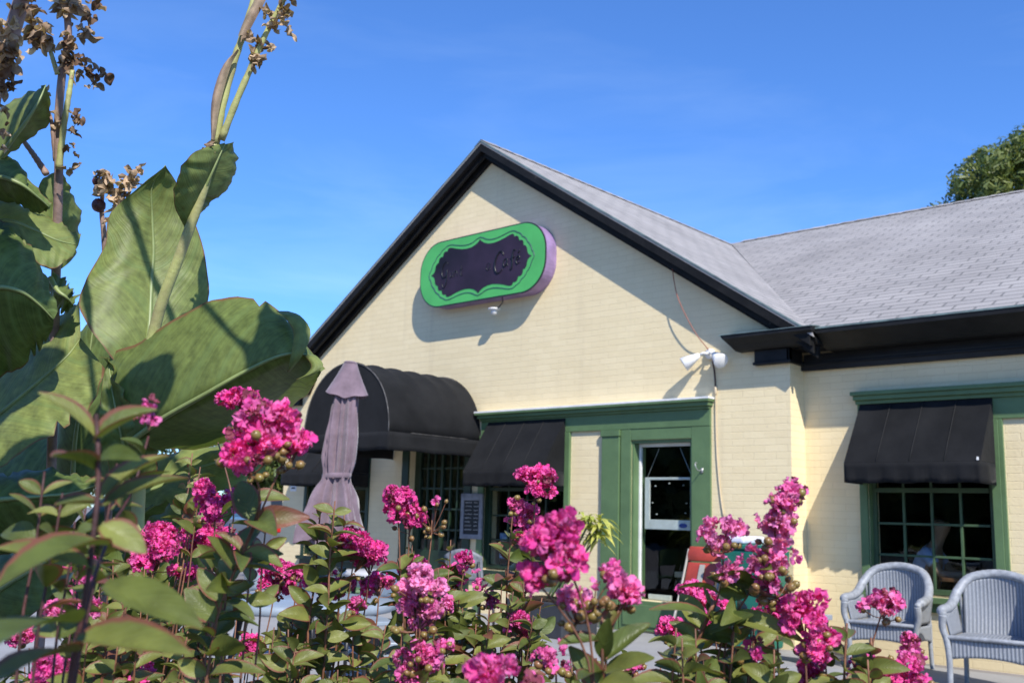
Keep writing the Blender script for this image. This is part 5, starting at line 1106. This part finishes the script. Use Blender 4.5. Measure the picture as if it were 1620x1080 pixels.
def over(px_, py_, d_, t_): return at(px_, py_, d_)+SUN_DIR*t_
bm = new_bm(); pxtube(bm, [(46, -50, 2.11), (70, -180, 2.10), (85, -330, 2.08), (95, -470, 2.06)], [.013, .008], 10); obj("shade_leaf_stalk", bm, M_STALK, CC, True)  # unseen stalk extension added to carry the shading leaves
def shade_leaf(pts, half, base, seed):
    # unseen leaves added above the picture to cast shade on the lower leaves
    mid = [over(*p) for p in pts]; mid = [at(*base), at(*base)*.5+mid[0]*.5+V((0, 0, .05)), at(*base)*.12+mid[0]*.88]+mid; n_ = len(mid); l_, r_ = [], []
    for i, p in enumerate(mid):
        tg = (mid[min(i+1, n_-1)]-mid[max(i-1, 0)]).normalized(); sd_ = tg.cross(SUN_DIR).normalized(); w_ = half*(.07 if i < 2 else .09 if i == 2 else .75 if i == 3 else .02 if i == n_-1 else 1 if i < n_-2 else .8)
        l_.append(p-sd_*w_-SUN_DIR*.02); r_.append(p+sd_*w_-SUN_DIR*.02)
    canna_leaf(CC, mid, l_, r_, .1, .6, seed, .03, .015)
shade_leaf([(165, 700, 2.2, 1.28), (195, 655, 2.2, 1.24), (225, 620, 2.2, 1.2), (250, 590, 2.2, 1.18), (270, 560, 2.2, 1.16)], .078, (80, -300, 2.08), 61)
shade_leaf([(425, 640, 2.1, 1.34), (436, 590, 2.1, 1.3), (442, 545, 2.1, 1.27), (440, 505, 2.15, 1.25), (420, 470, 2.2, 1.22)], .055, (90, -430, 2.07), 62)
shade_leaf([(-60, 470, 2.2, 1.2), (-10, 465, 2.2, 1.18), (30, 470, 2.2, 1.16), (52, 485, 2.2, 1.15), (68, 520, 2.2, 1.15)], .10, (84, -330, 2.08), 63)
shade_leaf([(-60, 830, 2.25, 1.45), (0, 825, 2.25, 1.43), (60, 815, 2.25, 1.41), (110, 805, 2.25, 1.4), (160, 790, 2.25, 1.4)], .085, (60, -120, 2.1), 65)
# --- plant D: the short orange flower head behind the upright leaf
rootD = at(175, 1080, 2.75); rootD.z = .05
CD = thing("canna_lily", "short canna stem with orange-brown withered flowers and round dark pods behind the upright leaf", "plant", rootD, "canna lilies")
bm = new_bm(); tube(bm, catmull([rootD, at(172, 800, 2.72), at(170, 500, 2.70), at(165, 380, 2.68), at(161, 335, 2.67), at(163, 290, 2.67)], 40), [.012-.007*i/39 for i in range(40)], 8); obj("stalk", bm, M_DRYSTK, CD, True)
bm = new_bm(); pxtube(bm, [(170, 420, 2.69), (182, 350, 2.68), (200, 300, 2.68), (212, 268, 2.68)], [.006, .003]); obj("side_stalk", bm, M_DRYSTK, CD, True)
husks(CD, [(166, 285, 2.66, 18, 14, .85), (172, 305, 2.66, 16, 10, .75), (160, 272, 2.66, 12, 6, .4), (183, 318, 2.66, 15, 8, .8), (206, 285, 2.67, 17, 12, .85), (215, 268, 2.67, 14, 8, .7), (196, 305, 2.67, 14, 8, .6), (170, 350, 2.66, 10, 4, .8)], 55, pods=[(156, 325, 2.66, 10.5), (153, 287, 2.66, 7)])

# ------------------------------------------------------------------ crape myrtles
M_CLEAF = plant_mat("crape_myrtle_leaf", (.080, .110, .022), (.215, .225, .055), (.20, .075, .045), rough=.40, trans=.26, spec=.45, veins=(.15, .185, .055), swap=True, vs=26, vamp=.07)
M_PETAL = plant_mat("crape_myrtle_petal", (.80, .065, .37), (.82, .34, .63), (.30, .08, .12), rough=.6, trans=.42, spec=.2)
M_TWIG = mat("crape_myrtle_twig", (.20, .085, .045), .6, .3, 30, .002, 120)
M_TWIGD = mat("dark_red_twig", (.07, .022, .018), .6, .3, 30, .002, 120)
M_CAPS = mat("green_seed_capsule", (.16, .13, .030), .35, .35, 60, col2=(.20, .085, .04))
def cleaf(L, p0, d, nrm, ln, wd, r, curl=None):
    d = d.normalized(); sd_ = d.cross(nrm).normalized(); up = sd_.cross(d); tn = r.random()**1.1; red = r.random()
    curl = r.uniform(.10, .65) if curl is None else curl; fold = r.uniform(.12, .42); ed = .75 if red > .5 else .35; age = .8 if red > .95 else 0
    def P(u, v):
        w_ = wd*(math.sin(PI*min(1, .03+.95*u**.92)))**.72; s = (v-.5)*2
        return p0+d*(ln*u)-up*(ln*curl*u*u)+sd_*(s*w_*.5)+up*(abs(s)**1.3*w_*fold)
    L.grid(P, 7, 4, lambda u, v: (tn, min(1.2, (abs(v-.5)*2)**6*ed*1.6+max(0, u-.88)*5*(1 if red > .3 else .3)+age*.8+max(0, .5-tn)*(.5 if red > .75 else 0)), 0))
def petals(L, c, nrm, size, r, tone):
    nrm = nrm.normalized(); a = nrm.orthogonal().normalized(); b = nrm.cross(a); old = 1.1 if r.random() < .07 else 0
    for k in range(5):
        th = 2*PI*(k+r.uniform(-.25, .25))/5; d = (a*math.cos(th)+b*math.sin(th)); t = nrm.cross(d); lift = r.uniform(.1, .9); s = size*r.uniform(.75, 1.2); tn = min(1, max(0, tone+r.uniform(-.25, .30))); ph = r.uniform(0, 6); o_ = r.uniform(.35, .6)
        dd = (d+nrm*lift).normalized(); nn = t.cross(dd)
        def P(u, v):
            s_ = (v-.5)*2; w_ = s*(.25+1.0*math.sin(PI*(.08+.80*u)))
            rf = .30*s*u*(math.sin(6.5*s_+ph)+math.sin(8*u*s_+2*ph))
            return c+dd*(size*o_*.6+s*1.25*u)+t*(s_*w_*.55)+nn*(rf+.25*s*s_*s_*(1 if k % 2 else -.6))
        L.grid(P, 4, 5, lambda u, v: (tn, max(old, max(0, .25-u)*2.5), 0))
class Shrub:
    def __init__(s, label, rx, d, seed, cl=.18):
        q = at(rx, 1080, d); s.root = V((q.x, q.y, .06)); s.r = random.Random(seed); s.t = thing("crape_myrtle", label, "shrub", s.root, "crape myrtle shrubs")
        s.L = Leafy(); s.bm = new_bm(); s.stems = []; s.cl = cl
    def path(s, tip, via=None, n=26):
        r = s.r; tip = V(tip)
        if via: mid = [V(v) for v in via]
        else:
            h = tip.z-s.root.z; lean = V((s.root.x-tip.x, s.root.y-tip.y, 0))
            mid = [tip+lean*.10+V((r.uniform(-.012, .012), r.uniform(-.012, .012), -h*.16)), tip+lean*.45+V((r.uniform(-.03, .03), r.uniform(-.03, .03), -h*.5))]
        key = [tip]+mid+[s.root+V((r.uniform(-.08, .08), r.uniform(-.08, .08), 0))]; p = [tip.copy()]
        for a, b in zip(key, key[1:]):
            k = max(1, round((b-a).length/.018)); p += [a+(b-a)*(j/k) for j in range(1, k+1)]
        for _ in range(6): p = [p[0]]+[(p[i-1]+p[i]*2+p[i+1])/4 for i in range(1, len(p)-1)]+[p[-1]]
        w_ = r.uniform(0, 40)
        return [q+V((noise.noise(V((i*.23, w_, 0))), noise.noise(V((i*.23, w_, 5))), 0))*.0035*min(1, i/4) for i, q in enumerate(p)]
    def stem(s, tip, rad=(.0012, .0035), via=None, leaf_len=.35, skip=.02, gap=.024, size=(.040, .060), tuft=False, bmx=None):
        r = s.r; p = s.path(tip, via); m = len(p); tube(bmx or s.bm, p, [rad[0]+(rad[1]-rad[0])*(i/(m-1))**.7 for i in range(m)], 7)
        acc = 0; nxt = skip; k = r.randint(0, 1)
        for i in range(1, m):
            acc += (p[i]-p[i-1]).length
            if acc > leaf_len: break
            while acc > nxt:
                nxt += gap*r.uniform(.75, 1.3); t = (p[i-1]-p[i]).normalized(); a = t.orthogonal().normalized(); b = t.cross(a); th0 = k*PI/2+r.uniform(-.5, .5); k += 1
                for sg in (0, PI):
                    if r.random() < .08: continue
                    th = th0+sg+r.uniform(-.3, .3); o_ = a*math.cos(th)+b*math.sin(th); dr = (o_*1.0+t*r.uniform(.2, .8)+V((0, 0, r.uniform(-.1, .3)))).normalized(); nr = (t*.45+SUN_DIR*.6+rvec(r)*.85)
                    g = min(1, .55+acc/.06*.45) if tuft or skip < .03 else 1
                    ln = r.uniform(*size)*g*.80; cleaf(s.L, p[i]+o_*.001, dr, nr, ln, ln*r.uniform(.50, .66), r)
        s.stems.append(p); return p
    def cluster(s, x, y, rx, ry, d, tone=.15, caps=4, stem=True, pet=.0052, via=None, sparse=1.0):
        r = s.r; c = at(x, y, d); a_, b_ = rx*d/FPX, ry*d/FPX
        if stem:
            low = c-UP*b_*.2
            s.stem(low, (.0009, .0021) if via else (.0010, .0030), via, b_*1.9+.03+s.cl if s.cl else 0, b_*1.9+.03, .030)
        L = Leafy(); n = int(sparse*1.5*2*PI*a_*b_/(pet*1.9)**2)+4; heads = []
        hub = c-UP*b_*1.0
        bt = new_bm(); hb = []
        lobes = []
        for k in range(r.randint(6, 9)):
            e = rvec(r); e = (e+UP*.25).normalized(); f_ = r.uniform(.30, .48); lobes.append((c+RT*(e.dot(RT)*a_*(1-f_)*1.15)+UP*(e.dot(UP)*b_*(1-f_)*1.15)+FW*(e.dot(FW)*a_*.8*(1-f_)), f_))
        for k in range(n):
            e = rvec(r); e = (e+UP*.35-FW*.15).normalized(); rr = r.uniform(.6, 1.05); lc, f_ = lobes[k % len(lobes)]
            p = lc+(RT*(e.dot(RT)*a_)+UP*(e.dot(UP)*b_)+FW*(e.dot(FW)*a_*.8))*(rr*f_); heads.append((p, e))
            petals(L, p, e+rvec(r)*.5, pet, r, tone)
            if k % 3 == 0: tube(bt, catmull([hub+(p-hub)*.05, hub+(p-hub)*.5+UP*.003, p-e*.003], 5), .0006, 4, False)
        o = L.build("flower_cluster", M_PETAL, s.t)
        if caps:
            bc = bt; nf0 = len(bt.faces)
            for k in range(caps):
                e = rvec(r); e = (e-UP*.65-FW*.5).normalized(); p = c+RT*(e.dot(RT)*a_*1.0)+UP*(e.dot(UP)*b_*1.05-b_*.25)+FW*(e.dot(FW)*a_*.8); q = r.uniform(.0030, .0052)
                k0 = len(bt.faces); sphere(bc, p, q, 10, 8, 1.1, (p-hub).normalized()); ax = (p-hub).normalized(); tube(bc, [p+ax*q, p+ax*q*1.5], [.0007, .0003], 4)
                for kk in range(5): ga = ax.orthogonal().normalized(); gb = ax.cross(ga); th = 2*PI*kk/5; dd = ga*math.cos(th)+gb*math.sin(th); tube(bc, [p-ax*q*.9, p-ax*q*.55+dd*q*.95], [q*.25, q*.12], 4)
                bt.faces.ensure_lookup_table()
                for f in bt.faces[k0:]: f.material_index = 1
                tube(bt, catmull([hub, hub+(p-hub)*.5-UP*.002, p-ax*q*.9], 5), .0008, 4, False)
        obj("fruiting_stems", bt, [M_TWIG, M_CAPS], o, True)
    def shoots(s, n, x0, x1, y0, y1, d0, d1, leaf_len=.22, size=(.036, .056)):
        for k in range(n):
            q = at(s.r.uniform(x0, x1), s.r.uniform(y0, y1), s.r.uniform(d0, d1)); s.stem(q, (.0009, .0024), None, leaf_len, .004, .021, size, True)
    def big(s, base, tip, wd, nrm=(0, -.3, 1), curl=.2):
        a, b = at(*base), at(*tip); cleaf(s.L, a, b-a+V((0, 0, curl*(b-a).length)), V(nrm)-FW*.4, (b-a).length, wd, s.r, curl)
    def done(s, m=None):
        s.L.build("foliage", M_CLEAF, s.t); obj("stems", s.bm, m or M_TWIG, s.t, True)

# near, out-of-focus shrub at the left
A = Shrub("nearest crape myrtle, blurred bronze leaves on a dark red stem at the left edge", 60, .62, 1, 0)
A.stem(at(152, 655, .62), (.0014, .0038), [at(163, 760, .61), at(150, 900, .60), at(105, 1080, .59)], .0, bmx=A.bm)
A.stem(at(235, 690, .80), (.0009, .0017), [at(205, 790, .78), at(165, 860, .66), at(125, 1000, .60)], .09, .004, .03, (.030, .040))
for bs, tp, wd, nr, cu in (((150, 690, .62), (68, 622, .60), .017, (0, -.3, 1), .25), ((150, 700, .62), (240, 648, .62), .020, (0, -.4, 1), .25), ((152, 745, .62), (82, 722, .58), .018, (0, -.2, 1), .2), ((160, 790, .62), (265, 715, .66), .019, (0, -.5, 1), .25), ((165, 800, .62), (300, 755, .67), .022, (0, -.5, 1), .2), ((160, 800, .62), (90, 800, .6), .017, (0, -.5, 1), .2),
    ((172, 862, .60), (12, 932, .52), .028, (.2, -.4, 1), .35), ((165, 925, .60), (305, 1000, .56), .023, (.2, -.4, 1), .12), ((150, 900, .60), (0, 870, .56), .022, (.2, -.4, 1), .1), ((120, 985, .58), (-30, 1030, .48), .036, (.2, -.4, 1), .2), ((120, 1010, .58), (290, 1042, .54), .024, (.1, -.3, 1), .1), ((125, 1030, .58), (-20, 1085, .5), .03, (.1, -.5, 1), .2), ((160, 830, .61), (215, 880, .6), .02, (.1, -.5, 1), .3), ((155, 730, .62), (205, 735, .60), .015, (.1, -.5, 1), .3)):
    A.big(bs, tp, wd, nr, cu)
A.cluster(235, 655, 18, 26, .80, .35, 0, False, .0035, None, .35)
A.shoots(6, 10, 190, 720, 900, .72, 1.0, .10, (.032, .046)); A.done(M_TWIGD)
# left shrub
Bs = Shrub("crape myrtle with five dense magenta panicles below the canna leaves", 200, 1.45, 2)
Bs.cluster(341, 789, 38, 32, 1.35, .12, 3); Bs.cluster(246, 868, 52, 36, 1.5, .15, 3); Bs.cluster(330, 858, 42, 38, 1.6, .1, 2); Bs.cluster(112, 960, 44, 30, 1.2, .45, 5); Bs.cluster(128, 902, 22, 24, 1.25, .35, 3, True, .0055); Bs.cluster(85, 1066, 42, 26, 1.15, .12, 2); Bs.cluster(215, 1070, 44, 24, 1.3, .12, 2); Bs.cluster(200, 944, 14, 12, 1.5, .3, 1)
Bs.shoots(30, -20, 340, 910, 1090, 1.15, 1.75, .2); Bs.shoots(10, 120, 380, 800, 930, 1.4, 1.8, .16); Bs.shoots(6, 280, 330, 705, 790, 1.5, 1.7, .10, (.03, .045))
Bs.cluster(30, 1000, 24, 18, 1.3, .3, 3); Bs.cluster(290, 905, 22, 16, 1.55, .15, 2); Bs.cluster(170, 1005, 20, 14, 1.4, .35, 3)
Bs.shoots(10, 0, 330, 960, 1095, 1.0, 1.4, .16)
Bs.done()
# tall left-centre shrub
Cs = Shrub("tall crape myrtle whose big bright panicle overlaps the cafe's left corner", 300, 1.05, 3)
Cs.cluster(378, 640, 36, 30, 1.25, .12, 2, True, .0058, [at(405, 790, 1.22), at(385, 870, 1.2), at(330, 990, 1.15)]); Cs.cluster(418, 672, 46, 42, .98, .18, 6, False, .0068); Cs.cluster(395, 722, 44, 30, .97, .12, 6, True, .0066, [at(428, 770, .98), at(395, 850, 1.0), at(335, 980, 1.0)]); Cs.cluster(458, 700, 26, 40, .99, .15, 5, True, .0066, [at(430, 770, .98), at(395, 850, 1.0), at(338, 975, 1.0)])
Cs.cluster(437, 912, 32, 34, 1.75, .12, 3); Cs.cluster(393, 1024, 20, 26, 1.7, .12, 3); Cs.cluster(375, 968, 10, 12, 1.7, .1, 0)
Cs.stem(at(345, 700, 1.3), (.0009, .0020), [at(375, 800, 1.25), at(350, 900, 1.2)], .0)
Cs.shoots(10, 330, 480, 975, 1095, 1.3, 1.85, .16); Cs.shoots(4, 360, 440, 790, 860, 1.0, 1.2, .1, (.03, .045))
Cs.done()
# centre-left shrub
Ds = Shrub("crape myrtle with glossy leaf tuft in front of the closed umbrella", 500, 1.65, 4)
Ds.cluster(560, 872, 50, 34, 1.6, .12, 3); Ds.cluster(520, 920, 44, 22, 1.65, .18, 2); Ds.cluster(600, 926, 28, 18, 1.65, .15, 2); Ds.cluster(585, 890, 26, 20, 1.62, .12, 1)
for tip in ((530, 792, 1.55), (545, 812, 1.6), (508, 800, 1.58)): Ds.stem(at(*tip), (.0012, .0035), None, .26, .003, .020, (.040, .060), True)
Ds.shoots(24, 430, 640, 960, 1095, 1.35, 1.9, .17)
Ds.cluster(470, 905, 18, 14, 1.7, .2, 2); Ds.cluster(560, 960, 14, 12, 1.6, .4, 4)
Ds.done()
# centre shrub with paler panicle column
Es = Shrub("crape myrtle with one pale lilac-pink panicle column full of green capsules near the centre", 640, 1.2, 5, 0.08)
Es.cluster(664, 925, 40, 26, 1.2, .75, 5); Es.cluster(660, 972, 44, 26, 1.2, .55, 9); Es.cluster(662, 1040, 34, 24, 1.18, .45, 8); Es.cluster(650, 1066, 20, 16, 1.18, .4, 5); Es.cluster(700, 1020, 14, 12, 1.18, .4, 6, True, .006, None, .3)
Es.shoots(11, 590, 760, 985, 1090, 1.2, 1.6)
Es.done()
# tall thin centre shrub behind
Fs = Shrub("slender crape myrtle with small panicles and bare capsule sprays in front of the entrance", 720, 1.75, 6, 0.1)
Fs.cluster(628, 797, 28, 30, 1.7, .12, 1); Fs.cluster(648, 818, 26, 26, 1.72, .12, 4); Fs.cluster(684, 805, 28, 36, 1.72, .2, 14, True, .0050, None, .0); Fs.cluster(650, 896, 26, 16, 1.75, .1, 1); Fs.cluster(720, 908, 22, 18, 1.75, .1, 2); Fs.cluster(735, 886, 14, 12, 1.7, .1, 3); Fs.cluster(760, 925, 20, 24, 1.75, .25, 9, True, .0055, None, .12)
Fs.cluster(847, 763, 36, 27, 1.7, .10, 4); Fs.cluster(826, 812, 24, 16, 1.72, .3, 2); Fs.cluster(834, 850, 22, 14, 1.72, .12, 4); Fs.cluster(827, 988, 28, 22, 1.6, .25, 1); Fs.cluster(812, 800, 12, 10, 1.7, .3, 2)
Fs.shoots(10, 640, 720, 850, 960, 1.65, 1.85, .12); Fs.shoots(15, 690, 860, 915, 1050, 1.5, 1.9, .12)
Fs.cluster(705, 955, 16, 12, 1.65, .5, 4); Fs.cluster(775, 950, 14, 12, 1.7, .3, 3); Fs.shoots(7, 740, 880, 930, 1000, 1.55, 1.75, .10)
Fs.done()
# near centre shrub
Gs = Shrub("near crape myrtle with a large soft magenta panicle before the green door", 940, .85, 7, 0)
Gs.cluster(890, 866, 60, 46, .85, .2, 4, True, .0068, [at(930, 960, .86), at(945, 1040, .86)]); Gs.cluster(845, 912, 22, 16, .85, .15, 1, True, .0066, [at(905, 980, .86), at(945, 1040, .86)]); Gs.cluster(912, 960, 32, 26, .88, .6, 9, False, .006, None, .6); Gs.cluster(988, 940, 27, 20, .9, .4, 4, True, .0058, [at(960, 990, .88), at(950, 1050, .88)]); Gs.cluster(940, 918, 40, 40, .88, .4, 12, False, .005, None, .02); Gs.cluster(968, 905, 12, 10, .95, .3, 2, False)
Gs.cluster(806, 1072, 62, 28, .8, .25, 2, True, .0068); Gs.cluster(880, 1035, 36, 26, 1.1, .35, 9, True, .0055, None, .25)
for bs, tp, wd, nr, cu in (((950, 1010, .88), (885, 1020, .86), .018, (0, -.3, 1), .1), ((952, 1040, .88), (962, 985, .86), .017, (.4, -.9, .3), .1), ((955, 1045, .88), (1030, 990, .88), .020, (.2, -.4, 1), .2), ((955, 1060, .88), (1030, 1045, .84), .020, (.2, -.6, 1), .1), ((950, 1065, .88), (915, 1075, .82), .02, (.1, -.7, 1), .2), ((955, 1000, .88), (985, 955, .9), .016, (.1, -.7, .7), .2), ((955, 1075, .86), (1000, 1100, .82), .022, (.1, -.6, 1), .2)): Gs.big(bs, tp, wd, nr, cu)
Gs.stem(at(952, 985, .88), (.0014, .0032), [at(953, 1040, .88), at(955, 1085, .87)], .16, .05, .022, (.034, .05))
Gs.shoots(9, 850, 1045, 1030, 1100, 1.1, 1.6, .10); Gs.cluster(1000, 1050, 18, 13, 1.4, .3, 5, True, .005, None, .5); Gs.done()
# right shrub
Hs = Shrub("crape myrtle with tall faded pink panicle before the inner brick corner", 1100, 1.15, 8, 0.05)
Hs.cluster(1145, 848, 32, 26, 1.12, .65, 6, True, .0058, [at(1140, 960, 1.14), at(1075, 1050, 1.15)]); Hs.cluster(1240, 800, 24, 26, 1.1, .55, 6, True, .006, [at(1200, 920, 1.12), at(1140, 1000, 1.14)]); Hs.cluster(1226, 838, 32, 26, 1.1, .7, 6, True, .006, [at(1195, 930, 1.12), at(1135, 1000, 1.14)]); Hs.cluster(1205, 888, 40, 18, 1.1, .55, 10, False, .006, None, .7); Hs.cluster(1150, 905, 20, 14, 1.12, .65, 5, False, .006); Hs.cluster(1230, 905, 42, 40, 1.1, .45, 16, False, .005, None, .14); Hs.cluster(1252, 778, 16, 14, 1.1, .4, 3, False, .0055)
Hs.cluster(1106, 940, 30, 20, 1.4, .25, 1); Hs.cluster(1130, 975, 26, 30, 1.5, .2, 1); Hs.cluster(1060, 995, 22, 16, 1.5, .2, 3); Hs.cluster(1215, 965, 26, 22, 1.4, .15, 2)
Hs.stem(at(1130, 950, 1.13), (.0022, .0038), [at(1105, 1010, 1.14), at(1068, 1080, 1.15)], .26, .01, .026, (.042, .062))
for bs, tp, wd, nr, cu in (((1125, 980, 1.13), (1053, 972, 1.08), .020, (0, -.3, 1), .45), ((1150, 975, 1.13), (1252, 1030, 1.08), .024, (.2, -.5, .8), .35), ((1120, 1000, 1.13), (1175, 985, 1.08), .022, (.2, -.5, .8), .3)): Hs.big(bs, tp, wd, nr, cu)
Hs.shoots(20, 1040, 1270, 985, 1100, 1.05, 1.6, .13); Hs.shoots(5, 1150, 1240, 950, 1010, 1.1, 1.3, .12); Hs.cluster(1190, 1040, 20, 26, 1.12, .2, 8, True, .0055, None, .1)
Hs.done()
# far right shrub
Is = Shrub("crape myrtle with vivid pink panicles in front of the wicker armchairs", 1330, 1.15, 9, 0.04)
Is.cluster(1274, 972, 40, 36, 1.1, .15, 5, True, .0064); Is.cluster(1290, 1015, 30, 24, 1.1, .2, 6, False, .0062); Is.cluster(1398, 958, 32, 20, 1.15, .5, 4, True, .006, [at(1370, 1030, 1.15)]); Is.cluster(1441, 1022, 16, 16, 1.2, .45, 3); Is.cluster(1425, 1062, 48, 26, 1.15, .25, 6); Is.cluster(1372, 1060, 28, 20, 1.2, .2, 3); Is.cluster(1285, 1065, 24, 18, 1.15, .2, 3)
for tip in ((1340, 985, 1.12), (1378, 1008, 1.15)): Is.stem(at(*tip), (.0012, .0032), None, .2, .003, .022, (.042, .062), True)
Is.shoots(10, 1250, 1400, 1020, 1100, 1.05, 1.45, .11); Is.shoots(4, 1400, 1470, 1060, 1100, 1.1, 1.4, .1)
Is.done()
